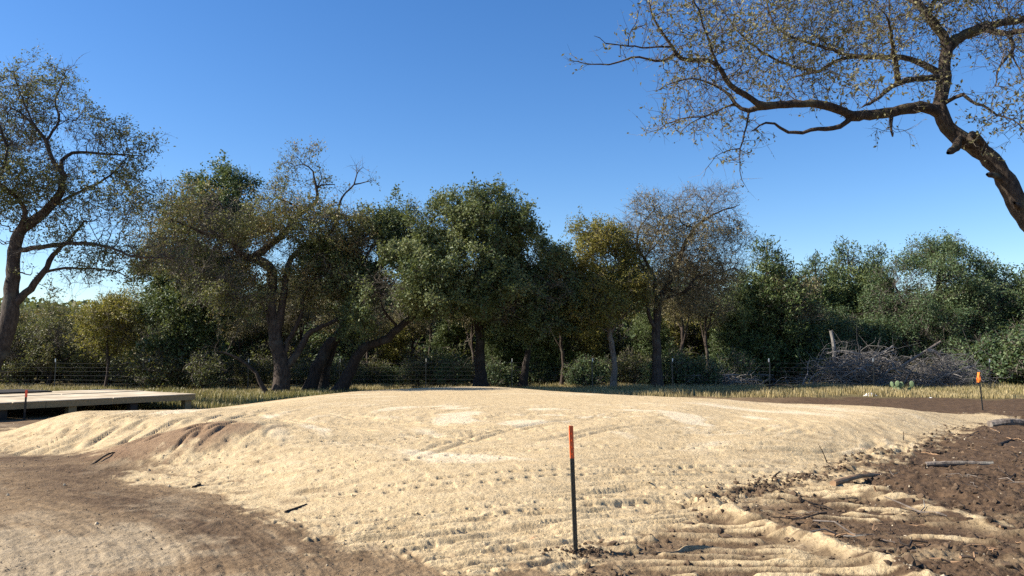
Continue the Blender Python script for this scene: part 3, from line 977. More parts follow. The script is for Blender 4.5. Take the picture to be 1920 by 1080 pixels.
# --- the tall oak at the left edge
def left_oak():
    Y0 = 25.0
    trunk = [(-40, 722)] + Z1((-30, 930), (0, 880), (25, 800), (32, 740), (38, 650), (45, 580), (60, 530), (100, 500), (140, 465), (178, 420), (192, 365))
    L = [(trunk, 0.30, 0.11, 0.3),
         (Z1((192, 365), (160, 325), (148, 290), (130, 250), (105, 215), (70, 185), (30, 160)), 0.085, 0.02, -0.6),
         (Z1((140, 270), (175, 200), (165, 140), (195, 70)), 0.05, 0.012, 0.6),
         (Z1((188, 350), (190, 310), (240, 295), (330, 300), (430, 305)), 0.07, 0.012, 0.8),
         (Z1((50, 560), (75, 470), (40, 420), (0, 390), (-60, 350)), 0.09, 0.03, -0.8),
         (Z1((48, 592), (130, 575), (250, 565), (330, 580), (400, 605), (480, 610)), 0.085, 0.02, -0.6),
         (Z1((32, 752), (90, 700), (130, 650), (155, 605), (200, 560), (250, 500)), 0.14, 0.03, 0.6),
         (Z1((130, 650), (190, 640), (250, 640), (340, 650), (400, 680)), 0.05, 0.015, 1.0),
         (Z1((140, 470), (240, 410), (320, 370), (380, 310)), 0.06, 0.015, 0.4),
         (Z1((60, 640), (85, 660), (95, 655)), 0.03, 0.015, -0.2),
         (Z1((100, 215), (60, 120), (40, 60)), 0.03, 0.01, -0.5),
         (Z1((0, 390), (20, 300), (0, 220), (-30, 150)), 0.05, 0.015, -0.9),
         ]
    B = ZB(Z1, 1.5875, [(50, 130, 90), (30, 60, 55, 0, 0.7), (190, 90, 55), (110, 180, 90), (170, 160, 70), (330, 240, 80), (400, 290, 60), (250, 250, 70), (130, 330, 110), (-20, 250, 120), (40, 400, 110),
                        (230, 400, 90), (330, 340, 60), (300, 480, 80), (390, 440, 80), (180, 540, 70, 0, 0.6), (400, 590, 70), (470, 590, 60), (290, 610, 70), (120, 440, 90), (-60, 420, 120), (370, 680, 40, 0.8), (130, 590, 50, -0.4, 0.6), (220, 670, 60, 0.5, .7)])
    base = P(-40, 722, Y0); base[2] = gz(base[0], base[1])
    t = dict(rmax=0.014, ntw=2.6, tlen=0.42, nleaf=6.0, lsize=0.085, lasp=0.5, up=0.05, trad=0.005, align=0.7, clump=0.35, spread=0.05, tint0=0.42)
    return make_tree("oak_tree", "tall thinly leafed oak at the left edge with sky showing through its limbs", "tree", base, Y0, L, B, 21, BARK, LEAF_OLIVE,
                     step=0.20, natt=8000, depth=1.1, tl=t, jit=0.36, tip=0.0065, kill=0.22, infl=1.4)


left_oak()


# --- the big oak with the dead top
def dead_top_oak():
    Y0 = 31.0
    trunk = Z2((510, 1005), (515, 880), (490, 780), (480, 700), (475, 620), (480, 540), (470, 500), (440, 480), (400, 468))
    L = [(trunk, 0.29, 0.15, 0.2),
         (Z2((410, 462), (450, 430), (500, 390), (550, 340), (580, 300), (640, 255), (655, 230), (650, 180), (630, 120), (600, 100)), 0.16, 0.02, 0.4),
         (Z2((650, 190), (675, 180), (722, 178)), 0.04, 0.02, 0.4),
         (Z2((650, 200), (670, 150), (660, 110)), 0.03, 0.01, 0.1),
         (Z2((595, 280), (550, 250), (505, 235), (490, 210)), 0.06, 0.015, 0.0),
         (Z2((400, 470), (350, 450), (320, 400), (200, 360), (100, 320), (40, 290)), 0.14, 0.02, -0.8),
         (Z2((515, 790), (525, 600), (545, 480), (600, 430), (690, 380), (730, 310), (745, 240), (800, 180), (868, 165)), 0.17, 0.015, 0.8),
         (Z2((800, 180), (812, 130), (835, 110)), 0.03, 0.012, 0.7),
         (Z2((812, 140), (805, 100)), 0.02, 0.01, 0.7),
         (Z2((840, 170), (865, 155)), 0.02, 0.01, 0.7),
         (Z2((745, 300), (830, 320), (900, 340), (960, 350)), 0.06, 0.015, 0.9),
         (Z2((460, 1005), (430, 940), (380, 880), (320, 845), (270, 830)), 0.09, 0.03, -0.6, True, -0.2),
         (Z2((530, 900), (580, 830), (620, 760), (700, 720), (760, 690)), 0.17, 0.06, 0.8),
         (Z2((525, 870), (545, 780), (590, 690), (600, 620), (640, 560)), 0.12, 0.04, 0.5),
         (Z2((500, 860), (460, 700), (440, 640)), 0.08, 0.03, -0.3),
         (Z2((320, 400), (300, 300), (260, 230)), 0.06, 0.015, -0.4),
         ]
    B = ZB(Z2, 2.077, [(590, 90, 50, 0.3, 1.6), (680, 150, 50, 0.3, 1.3), (550, 130, 45, 0, 1.3), (500, 210, 50), (760, 220, 35, 0.7, 0.5), (480, 300, 110), (600, 330, 100), (690, 340, 90), (420, 380, 110), (320, 330, 110, -0.3),
                       (200, 320, 110, -0.5), (90, 300, 100, -0.6), (800, 380, 100, 0.5), (900, 360, 60, 0.8), (620, 480, 110, 0.4), (740, 480, 110, 0.7), (300, 460, 110), (160, 440, 110, -0.6), (470, 560, 90),
                       (60, 420, 90, -0.6), (600, 620, 90, 0.6), (340, 580, 100, -0.4), (200, 560, 90, -0.7)])
    base = P(*Z2((510, 1005))[0], Y0); base[2] = gz(base[0], base[1]) - 0.05
    t = dict(rmax=0.018, ntw=3.4, tlen=0.48, nleaf=8.0, lsize=0.09, lasp=0.55, up=0.04, trad=0.006, align=0.6, clump=0.4, spread=0.07, tint0=0.55)
    return make_tree("oak_tree", "big gnarled oak with a bare dead top above its browning leaves", "tree", base, Y0, L, B, 31, BARK, LEAF_OLIVE,
                     step=0.24, natt=9000, depth=1.3, tl=t, jit=0.36, tip=0.006, kill=0.26, infl=1.5)


dead_top_oak()


# --- the dense green oak on leaning trunks behind the middle of the pad
def leaning_oak():
    Y0 = 31.5
    L = [(Z2((620, 1000), (650, 900), (700, 800), (760, 740), (790, 600), (870, 510), (960, 450)) + Z3((100, 470), (160, 410), (250, 360), (330, 330), (450, 290), (560, 240)), 0.24, 0.05, 0.6),
         (Z2((665, 995), (690, 880), (720, 790), (780, 690), (850, 560), (900, 470)), 0.24, 0.08, 1.4, True, 0.6),
         (Z2((735, 995), (790, 890), (830, 820), (900, 790)) + Z3((200, 740), (300, 650), (400, 570), (500, 530), (600, 480)), 0.23, 0.05, -1.0, True, -0.4),
         (Z3((330, 340), (380, 250), (440, 170)), 0.08, 0.03, 0.8),
         (Z3((420, 420), (470, 350), (560, 260), (640, 170)), 0.07, 0.02, -0.8),
         (Z3((260, 690), (180, 600), (190, 520)), 0.06, 0.02, -1.6),
         (Z3((50, 520), (120, 360), (280, 200)), 0.08, 0.02, 0.8),
         ]
    B = ZB(Z3, 2.348, [(300, 150, 50, 0.8), (430, 195, 90), (520, 215, 80), (640, 190, 90), (740, 195, 75), (380, 290, 120, -0.4), (560, 300, 140, -0.6), (700, 270, 110), (780, 190, 45, 0, 0.5), (240, 290, 110, 0.4), (400, 420, 150, -0.9),
                       (560, 440, 130, -1.2), (200, 520, 80, -1.8, 1.4), (280, 540, 70, -1.9, 1.4), (120, 330, 100, 0.9), (30, 400, 110, 1.2), (470, 540, 90, -1.4), (650, 490, 110, -1.0), (120, 620, 80, -1.0), (0, 520, 80, 1.0), (60, 470, 110, 0.2), (-60, 380, 90, 0.6), (330, 620, 70, -1.5), (520, 600, 70, -1.2)])
    base = P(*Z2((640, 1000))[0], Y0); base[2] = gz(base[0], base[1]) - 0.05
    t = dict(rmax=0.02, ntw=4.6, tlen=0.42, nleaf=13.0, lsize=0.105, lasp=0.6, up=0.1, trad=0.006, align=0.6, clump=0.55, spread=0.07, gap=(0.30, 0.48), gsc=0.95, tint0=0.55)
    return make_tree("live_oak_tree", "broad dense green oak on three dark trunks leaning right behind the pad", "tree", base, Y0, L, B, 41, BARK_DARK, LEAF_LIVE,
                     step=0.26, natt=9000, depth=1.5, tl=t, jit=0.34, tip=0.006, kill=0.30, infl=1.6)


leaning_oak()


def upright_oak():
    Y0 = 33.0
    L = [(Z3((615, 950), (612, 850), (610, 720), (592, 640), (585, 590), (570, 520)), 0.24, 0.1, 0.2),
         (Z3((612, 725), (615, 650), (640, 605), (700, 585), (780, 520), (850, 430)), 0.13, 0.04, -0.3),
         (Z3((585, 590), (640, 480), (720, 400)), 0.09, 0.03, 0.8),
         (Z3((800, 950), (815, 840), (850, 690), (900, 600)), 0.16, 0.06, 1.2, True, 1.0)]
    B = ZB(Z3, 2.348, [(830, 360, 70), (880, 390, 80), (800, 430, 110), (900, 480, 90), (720, 440, 100, 0.5), (880, 570, 110, -0.4), (760, 560, 120, -0.8), (650, 560, 80, -0.8), (930, 640, 60, 0), (840, 660, 90, -0.2), (560, 580, 70)])
    base = P(*Z3((615, 950))[0], Y0); base[2] = gz(base[0], base[1]) - 0.05
    t = dict(rmax=0.02, ntw=5.0, tlen=0.42, nleaf=13.0, lsize=0.105, lasp=0.6, up=0.1, trad=0.006, align=0.6, clump=0.5, spread=0.07, gap=(0.28, 0.46), gsc=0.95, tint0=0.38)
    return make_tree("live_oak_tree", "dark green oak on a straight shade-darkened trunk at the crest of the pad", "tree", base, Y0, L, B, 51, BARK_DARK, LEAF_LIVE,
                     step=0.26, natt=6000, depth=1.3, tl=t, jit=0.34, tip=0.006, kill=0.30, infl=1.6)


upright_oak()


def yellow_oak():
    Y0 = 34.0
    L = [(Z4((352, 965), (355, 850), (345, 760), (335, 708), (328, 640), (320, 570), (300, 460)), 0.13, 0.05, 0.2),
         (Z4((342, 712), (370, 670), (400, 640), (430, 600)), 0.07, 0.025, -0.4),
         (Z4((340, 690), (350, 600), (345, 480), (310, 360)), 0.07, 0.02, 0.5),
         (Z4((330, 710), (260, 680), (210, 690)), 0.035, 0.012, -0.5)]
    B = ZB(Z4, 2.348, [(300, 290, 70), (250, 330, 60), (360, 300, 60, 0.4), (180, 470, 70, 0, 2), (240, 440, 80), (330, 420, 90), (200, 570, 80, -0.4, 2), (270, 580, 90, -0.5), (180, 650, 60, -0.3, 2.5), (360, 560, 80), (250, 690, 50, -0.5), (420, 500, 70)])
    base = P(*Z4((352, 965))[0], Y0); base[2] = gz(base[0], base[1])
    t = dict(rmax=0.016, ntw=3.4, tlen=0.45, nleaf=12.0, lsize=0.095, lasp=0.55, up=0.1, trad=0.006, align=0.6, clump=0.4, spread=0.08, gap=(0.22, 0.42), tint0=0.48)
    return make_tree("yellowing_oak_tree", "slim oak with a pale trunk and yellow leaves right of the pad crest", "tree", base, Y0, L, B, 61, BARK_PALE, LEAF_YELLOW,
                     step=0.22, natt=5000, depth=1.2, tl=t, jit=0.36, tip=0.0055, kill=0.24, infl=1.4)


yellow_oak()


def bare_oak():
    Y0 = 34.5
    L = [(Z4((545, 960), (545, 830), (540, 720), (545, 650), (552, 580), (590, 500), (630, 420), (660, 340), (705, 260), (750, 220), (820, 180), (910, 150)), 0.22, 0.02, 0.4),
         (Z4((543, 705), (515, 650), (500, 580), (490, 510), (500, 460), (470, 400)), 0.10, 0.03, -0.6),
         (Z4((552, 585), (535, 540), (530, 470), (490, 390), (460, 340), (460, 270), (500, 210), (560, 150)), 0.10, 0.012, 0.6),
         (Z4((705, 260), (655, 230), (630, 150)), 0.045, 0.01, -0.4),
         (Z4((590, 530), (660, 540), (720, 470), (800, 455), (890, 430)), 0.09, 0.015, 0.8),
         (Z4((560, 360), (540, 280), (560, 200)), 0.03, 0.01, -0.5),
         (Z4((500, 380), (560, 300), (600, 220)), 0.04, 0.01, 0.2),
         (Z4((750, 220), (790, 140), (850, 90)), 0.025, 0.008, 0.2),
         (Z4((600, 590), (650, 540), (690, 500)), 0.06, 0.02, -0.7)]
    B = ZB(Z4, 2.348, [(490, 160, 70), (560, 130, 40), (430, 250, 70), (690, 130, 70), (790, 130, 70), (860, 110, 50), (640, 200, 80), (560, 270, 100), (760, 250, 100), (880, 210, 50), (860, 310, 80), (700, 340, 120), (480, 370, 100), (840, 420, 90),
                       (940, 310, 40), (900, 400, 60), (600, 450, 110), (760, 490, 90), (450, 480, 70), (690, 560, 70), (530, 560, 70)])
    base = P(*Z4((545, 960))[0], Y0); base[2] = gz(base[0], base[1])
    t = dict(rmax=0.013, ntw=4.6, tlen=0.5, nleaf=2.4, lsize=0.085, lasp=0.5, up=0.12, trad=0.0055, align=0.8, clump=0.4, spread=0.05, tint0=0.5)
    return make_tree("bare_oak_tree", "tall nearly leafless oak with a brown haze of twigs, right of the yellow tree", "tree", base, Y0, L, B, 71, BARK, LEAF_BROWN,
                     step=0.21, natt=9500, depth=1.2, tl=t, jit=0.34, tip=0.0055, kill=0.225, infl=1.3, twig_mat=TWIG_OLIVE, trop=(0.02, 0, 0.12), clus=0.0)


bare_oak()


def evergreen_behind():
    Y0 = 36.0
    L = [(Z2((270, 920), (262, 860), (255, 780), (260, 700), (270, 560), (280, 400), (285, 250)), 0.22, 0.05, 0.2),
         (Z2((262, 720), (240, 660), (180, 500), (150, 320)), 0.10, 0.03, 0.3)]
    B = ZB(Z2, 2.077, [(280, 130, 42), (260, 190, 55), (340, 190, 60), (300, 260, 70), (385, 175, 35), (170, 210, 60), (140, 270, 60), (230, 330, 90), (120, 380, 90), (340, 360, 80), (200, 470, 110), (80, 520, 100), (300, 520, 90),
                       (120, 640, 110), (240, 640, 90, -0.8), (80, 740, 90, -0.8), (180, 780, 80, -1.0)])
    base = P(*Z2((270, 930))[0], Y0); base[2] = gz(base[0], base[1])
    t = dict(rmax=0.02, ntw=5.0, tlen=0.44, nleaf=12.0, lsize=0.115, lasp=0.6, up=0.15, trad=0.006, align=0.6, clump=0.5, spread=0.08, gap=(0.28, 0.46), gsc=0.95, tint0=0.5)
    return make_tree("evergreen_oak_tree", "deep green evergreen oak with a pointed tuft on top, left of the dead topped oak", "tree", base, Y0, L, B, 81, BARK_DARK, LEAF_BLUE,
                     step=0.29, natt=7000, depth=1.2, tl=t, jit=0.34, tip=0.006, kill=0.33, infl=1.6)


evergreen_behind()


def right_live_oak():
    Y0 = 43.0
    L = [([(1760, 715), (1765, 650), (1750, 600), (1760, 540), (1770, 480)], 0.28, 0.10, 0.2),
         ([(1765, 650), (1710, 590), (1680, 540)], 0.14, 0.05, -0.8),
         ([(1760, 600), (1830, 540), (1850, 510)], 0.14, 0.05, 0.6)]
    B = [(1760, 472, 28), (1800, 465, 24), (1720, 485, 26), (1780, 500, 40), (1700, 520, 40), (1740, 540, 55, -1), (1830, 520, 40), (1670, 560, 45), (1700, 600, 60, -1.5), (1790, 580, 60, -1.2), (1860, 560, 45), (1640, 580, 30),
         (1650, 620, 40, -1), (1760, 630, 50, -1.6), (1830, 620, 50, -1), (1700, 650, 45, -1.8), (1630, 650, 30, -1), (1640, 560, 25)]
    base = P(1760, 715, Y0); base[2] = gz(base[0], base[1])
    t = dict(rmax=0.024, ntw=5.0, tlen=0.55, nleaf=15.0, lsize=0.115, lasp=0.55, up=0.15, trad=0.007, align=0.6, clump=0.45, spread=0.12, tint0=0.5)
    return make_tree("live_oak_tree", "wide rounded live oak standing above the brush pile at the right", "tree", base, Y0, L, B, 91, BARK_DARK, LEAF_BLUE,
                     step=0.34, natt=8000, depth=1.2, tl=t, jit=0.34, tip=0.007, kill=0.39, infl=1.8)


RIGHT_OAK = right_live_oak()


# --- kinds used more than once, built in local metres at the origin (Y0 = 0)
def local_tree(name, label, cat, lines, blobs, seed, bark, leaf, t, group=None, natt=700, clus=0.36, step=0.36, depth=1.0, jit=0.34, trop=(0, 0, .06), tip=0.006, twig_mat=None):
    return make_tree(name, label, cat, (0, 0, 0), 0.0, lines, blobs, seed, bark, leaf, step=step, natt=natt, depth=depth, group=group, twig_mat=twig_mat, pix=False, tl=t, clus=clus, jit=jit, trop=trop, tip=tip)


T_LIVE = dict(rmax=0.024, ntw=4.6, tlen=0.55, nleaf=10.0, lsize=0.15, lasp=0.55, up=0.15, trad=0.007, align=0.6, clump=0.45, spread=0.12, tint0=0.45)
T_CEDAR = dict(rmax=0.024, ntw=5.0, tlen=0.5, nleaf=11.0, lsize=0.17, lasp=0.28, up=0.55, trad=0.006, align=0.5, clump=0.4, spread=0.09, tint0=0.45, leaf_up=0.9, gap=(0.15, 0.4))
T_SCRUB = dict(rmax=0.018, ntw=4.4, tlen=0.5, nleaf=4.6, lsize=0.13, lasp=0.5, up=0.1, trad=0.007, align=0.7, clump=0.4, spread=0.08, tint0=0.45)
T_YEL = dict(rmax=0.018, ntw=4.4, tlen=0.5, nleaf=8.0, lsize=0.13, lasp=0.55, up=0.1, trad=0.006, align=0.6, clump=0.4, spread=0.1, tint0=0.4)

oak_kind = local_tree("live_oak_tree", "x", "tree", [([(0, 0), (0.1, 1.2), (-0.1, 2.2), (0.2, 4.0)], 0.2, 0.08), ([(0, 1.6), (-1.2, 2.8), (-1.8, 4)], 0.1, 0.04, 0.8), ([(0, 2.0), (1.3, 3.2), (2, 4.2)], 0.1, 0.04, -0.8), ([(0, 1.8), (0.3, 3), (0.2, 4)], 0.09, 0.04, -1.6)],
                      [(0, 5.0, 1.3), (-1.6, 4.4, 1.2, 0.4), (1.7, 4.6, 1.2, -0.4), (0.3, 4.2, 1.3, -1.5), (-0.4, 4.0, 1.3, 1.6), (-2.2, 3.2, 1.0, 0), (2.3, 3.3, 1.0), (0.2, 2.9, 1.2, -1.9), (-1.0, 2.6, 1.0, -1.4), (1.2, 2.5, 1.0, -1.3), (0.6, 5.9, 0.7)],
                      101, BARK_DARK, LEAF_BLUE, T_LIVE, natt=4200, step=0.27)
cedar_kind = local_tree("juniper_tree", "x", "tree", [([(0, 0), (0.05, 2), (-0.05, 4), (0, 6.3)], 0.13, 0.02), ([(0, .6), (0.5, 2), (0.7, 4.8)], 0.07, 0.015, 0.3), ([(0, .8), (-0.5, 2.4), (-0.6, 4.2)], 0.06, 0.015, -0.4)],
                        [(0, 6.25, 0.3, 0, 2), (0, 5.8, 0.5, 0, 2), (0.05, 5.3, 0.7), (0, 4.8, 0.85), (0.75, 4.9, 0.5), (-0.6, 4.6, 0.6), (0.1, 4.2, 1.0), (0.8, 3.7, 0.8, .3), (-0.8, 3.5, 0.8, -.3), (0, 3.3, 1.0, -0.6), (0.9, 2.5, 0.9, -.4), (-1.0, 2.3, 0.9, .2), (0, 2, 1.1, -0.5), (0.2, 1.1, 1.1), (-0.7, 1.2, 0.9, -0.6), (0.8, 1.2, 0.9, -.7)],
                        111, BARK, LEAF_CEDAR, T_CEDAR, natt=4000, clus=0.0, step=0.24, trop=(0, 0, 0.3))
scrub_kind = local_tree("scrub_oak_tree", "x", "tree", [([(0, 0), (0.2, .9), (0.5, 1.8), (0.3, 3.2)], 0.13, 0.05), ([(0.1, .7), (-0.8, 1.6), (-1.4, 2.8)], 0.08, 0.025, .5), ([(0.3, 1.3), (1.2, 2.0), (1.7, 3)], 0.07, 0.02, -.6), ([(0.4, 1.6), (0.2, 2.6), (-0.2, 4)], 0.06, 0.02, -.8)],
                        [(0, 3.9, 0.9), (-1.4, 3.1, 0.9), (1.5, 3.2, 0.9, -.4), (0.3, 3, 1.1, -.9), (-0.5, 2.6, 1.0, 1), (1.9, 2.2, 0.8), (-1.9, 2.1, 0.8), (0, 2.0, 0.9, -1.2)],
                        121, BARK_DARK, LEAF_OLIVE, T_SCRUB, natt=1900, step=0.22, jit=0.45)
yel_kind = local_tree("yellow_leaf_tree", "x", "tree", [([(0, 0), (0.1, 1.2), (0, 2.6), (0.2, 4.2)], 0.08, 0.03), ([(0, 1.8), (-0.6, 2.8), (-0.9, 3.8)], 0.045, 0.015, .4), ([(0.05, 1.6), (0.7, 2.6), (1.0, 3.6)], 0.045, 0.015, -.4)],
                      [(0.1, 4.6, 0.7), (-0.7, 3.9, 0.7), (0.8, 3.8, 0.7), (0, 3.5, 0.9, -.6), (0.2, 3, 0.9, .7), (-0.9, 2.8, 0.6), (0.9, 2.6, 0.7)],
                      131, BARK, LEAF_YELLOW, T_YEL, natt=2600, step=0.23)
pole_kind = local_tree("thin_trunk_tree", "x", "tree", [([(0, 0), (0.1, 1.5), (-0.05, 3.2), (0.2, 5.2), (0.1, 7)], 0.11, 0.03), ([(0, 2.2), (-0.7, 3.6), (-1.0, 5.2)], 0.05, 0.02, .5), ([(0, 3), (0.8, 4.2), (1.3, 5.6)], 0.05, 0.015, -.5)],
                       [(0, 6.8, 0.9), (-0.9, 5.6, 0.9), (1.1, 5.8, 0.9), (0.2, 5.0, 1.0, -.7), (0, 4.6, 1.0, .8), (-1.0, 4.3, 0.7), (1.1, 4.2, 0.7)],
                       141, BARK, LEAF_BROWN, T_SCRUB, natt=1900, step=0.25)
shrub_kind = local_tree("shrub", "x", "shrub", [([(0, 0), (0.1, 0.4), (0.2, 0.9)], 0.03, 0.012), ([(0, 0.05), (-0.3, 0.5), (-0.5, 0.9)], 0.025, 0.01, .2), ([(0, 0.05), (0.3, 0.4), (0.6, 0.8)], 0.025, 0.01, -.3)],
                        [(0, 0.9, 0.5), (-0.5, 0.8, 0.45, .2), (0.5, 0.75, 0.45, -.2), (0, 0.5, 0.5, -.4), (0.1, 1.3, 0.3), (-.3, .4, .4, .3), (.6, .4, .35)],
                        151, BARK, LEAF_BLUE, dict(T_LIVE, tlen=0.28, nleaf=6, lsize=0.10, spread=0.06, rmax=0.02), natt=700, step=0.15, tip=0.005)
brown_shrub_kind = local_tree("shrub", "x", "shrub", [([(0, 0), (0.1, 0.4), (0.2, 0.9)], 0.025, 0.01), ([(0, 0.05), (-0.3, 0.5), (-0.5, 0.9)], 0.02, 0.01, .2), ([(0, 0.05), (0.3, 0.4), (0.6, 0.8)], 0.02, 0.01, -.3)],
                              [(0, 0.9, 0.5), (-0.5, 0.8, 0.45, .2), (0.5, 0.75, 0.45, -.2), (0, 0.5, 0.5, -.4), (0.1, 1.3, 0.3)],
                              161, BARK, LEAF_OLIVE, dict(T_SCRUB, tlen=0.3, nleaf=3.5, lsize=0.09, spread=0.05, rmax=0.02, tint0=0.3), natt=600, step=0.15, tip=0.005)
KINDS_USED = {}


def place(kind, px, Y, h=1.0, rz=0.0, label=None, group=None, wide=1.0, sink=0.0):
    """Stand a tree of this kind at the ground seen in column px at distance Y."""
    x = (px - 960) / FPX * Y / cp
    loc = (x, Y, gz(x, Y) - sink)
    s = (h * wide, h * wide, h)
    if kind.name not in KINDS_USED:
        KINDS_USED[kind.name] = 1
        kind.location = loc; kind.rotation_euler = (0, 0, rz); kind.scale = s
        kind["label"] = label
        if group: kind["group"] = group
        return kind
    return dup(kind, loc, rz, s, label, group)


# right-hand wood edge: junipers and oaks one can tell apart
place(cedar_kind, 1440, 40, 1.12, 0.3, "juniper rising just right of the bare oak, two pointed tips", wide=1.25)
place(cedar_kind, 1592, 46, 1.22, 1.7, "pointed juniper left of the rounded live oak, tallest of the dark cedars there", wide=1.1)
place(cedar_kind, 1640, 47, 1.2, 3.9, "narrow juniper standing hard against the left side of the rounded live oak")
place(cedar_kind, 1530, 45, 1.08, 2.9, "shorter juniper between two taller ones, behind the left brush pile", wide=1.2)
place(cedar_kind, 1488, 41, 0.72, 4.6, "low juniper behind a thin bare trunk, beside the left brush pile", wide=1.3)
place(oak_kind, 1878, 44, 0.98, 0.5, "rounded oak at the right edge beyond the orange flagged post", wide=1.0)
place(oak_kind, 1960, 41, 0.95, 2.5, "oak cut off by the right edge of the view, level with the rounded oak", wide=1.1)
place(oak_kind, 1570, 42, 0.62, 1.2, "low bushy oak right behind the left brush pile", wide=1.2)
place(pole_kind, 1490, 39.5, 0.75, 1.1, "thin bare trunk with a small yellowish top left of the brush pile")
for i, (px, Y, h, rz) in enumerate([(1880, 38, 1.7, 0), (1925, 36.5, 1.9, 2), (1835, 39, 1.6, 4), (1960, 39, 2.2, 1), (1905, 39.5, 2.1, 3)]):
    place(shrub_kind, px, Y, h, rz, "rounded green shrub below the oaks at the right edge", "green shrubs at the right edge")

# left of the big oaks: small trees and scrub seen against the sky
place(scrub_kind, 98, 36, 0.76, 0.4, "crooked dark scrub oak with bare branches behind the timber platform")
place(scrub_kind, 30, 37, 0.72, 2.2, "scrub oak in the shade at the far left behind the dark platform")
place(yel_kind, 205, 34, 0.8, 0.9, "small yellow green tree rising behind the far end of the platform")
place(scrub_kind, 215, 40, 0.78, 4.2, "brownish scrub oak behind the small yellow green tree")
for i, (px, Y, h, rz) in enumerate([(-40, 45, 1.1, 0), (60, 48, 1.05, 1), (150, 47, 1.0, 2), (250, 46, 1.15, 3), (320, 44, 1.2, 4), (-90, 40, 1.1, 5), (110, 56, 1.3, 2.6), (20, 58, 1.25, 4.4), (200, 57, 1.2, 0.3), (290, 55, 1.3, 1.4)]):
    place(scrub_kind, px, Y, h * (0.74 if px < 180 else 0.9), rz, "brown scrub oak among many behind the timber platform", "scrub oaks behind the platform")
for i, (px, Y, h, rz) in enumerate([(300, 34, 1.3, 0), (345, 35, 1.5, 1), (385, 33.5, 1.2, 2), (250, 36, 1.1, 3), (425, 36, 1.3, 4), (170, 37, 1.0, 5)]):
    place(brown_shrub_kind, px, Y, h, rz, "yellowish shrub in the weeds behind the platform", "shrubs behind the platform")

# the dark wood behind the big oaks
rngw = random.Random(5)
for i in range(26):
    px = 380 + i * 40 + rngw.uniform(-14, 14)
    Y = rngw.uniform(38, 44)
    k = rngw.choice([pole_kind, pole_kind, yel_kind, cedar_kind])
    place(k, px, Y, rngw.uniform(0.62, 0.86), rngw.uniform(0, 6), {"thin_trunk_tree": "thin trunked tree deep in the dark wood behind the pad", "yellow_leaf_tree": "small yellow leafed tree deep in the dark wood behind the pad",
          "juniper_tree": "juniper deep in the dark wood behind the pad"}[k.name.split('.')[0]], {"thin_trunk_tree": "thin trees in the wood", "yellow_leaf_tree": "yellow trees in the wood", "juniper_tree": "junipers in the wood"}[k.name.split('.')[0]])
for i in range(30):
    px = 300 + i * 55 + rngw.uniform(-20, 20)
    Y = rngw.uniform(47, 60)
    place(oak_kind, px, Y, rngw.uniform(0.85, 1.15) if 420 < px < 1380 else rngw.uniform(.75, .9), rngw.uniform(0, 6), "dark oak closing off the wood far behind the pad", "oaks at the back of the wood", wide=1.25)
for i in range(34):
    px = 440 + i * 29 + rngw.uniform(-12, 12)
    Y = rngw.uniform(35, 40)
    k = rngw.choice([shrub_kind, brown_shrub_kind])
    place(k, px, Y, rngw.uniform(0.7, 1.2), rngw.uniform(0, 6), "low leafy shrub in the shade under the big trees" if k is shrub_kind else "low browning shrub in the shade under the big trees",
          "green shrubs under the trees" if k is shrub_kind else "brown shrubs under the trees")
for i in range(30):
    px = 370 + i * 35 + rngw.uniform(-14, 14)
    k = brown_shrub_kind if i % 2 else shrub_kind
    place(k, px, rngw.uniform(41, 49), rngw.uniform(1.5, 2.3), rngw.uniform(0, 6), "tall browning shrub filling the back of the wood behind the pad" if k is brown_shrub_kind else "tall dark shrub filling the back of the wood behind the pad",
          "brown shrubs at the back of the wood" if k is brown_shrub_kind else "dark shrubs at the back of the wood", wide=1.15)
for i in range(18):
    px = -60 + i * 23 + rngw.uniform(-8, 8)
    place(brown_shrub_kind, px, rngw.uniform(37, 46), rngw.uniform(1.3, 2.1), rngw.uniform(0, 6), "brown thicket bush under the scrub oaks beyond the platform", "thicket beyond the platform", wide=1.2)
for i in range(12):
    px = -70 + i * 34 + rngw.uniform(-10, 10)
    place(scrub_kind, px, rngw.uniform(50, 64), rngw.uniform(0.8, 0.95), rngw.uniform(0, 6), "distant scrub oak on the rise beyond the platform", "distant scrub oaks", wide=1.2)
place(pole_kind, 1277, 36.5, 0.85, 2.2, "thin pale trunked tree close right of the bare oak")
place(pole_kind, 1322, 37.5, 0.8, 5.2, "second thin trunk right of the bare oak, in deeper shade")
place(pole_kind, 1052, 36, 0.8, 0.4, "dark thin trunk between the green oak and the yellow oak")


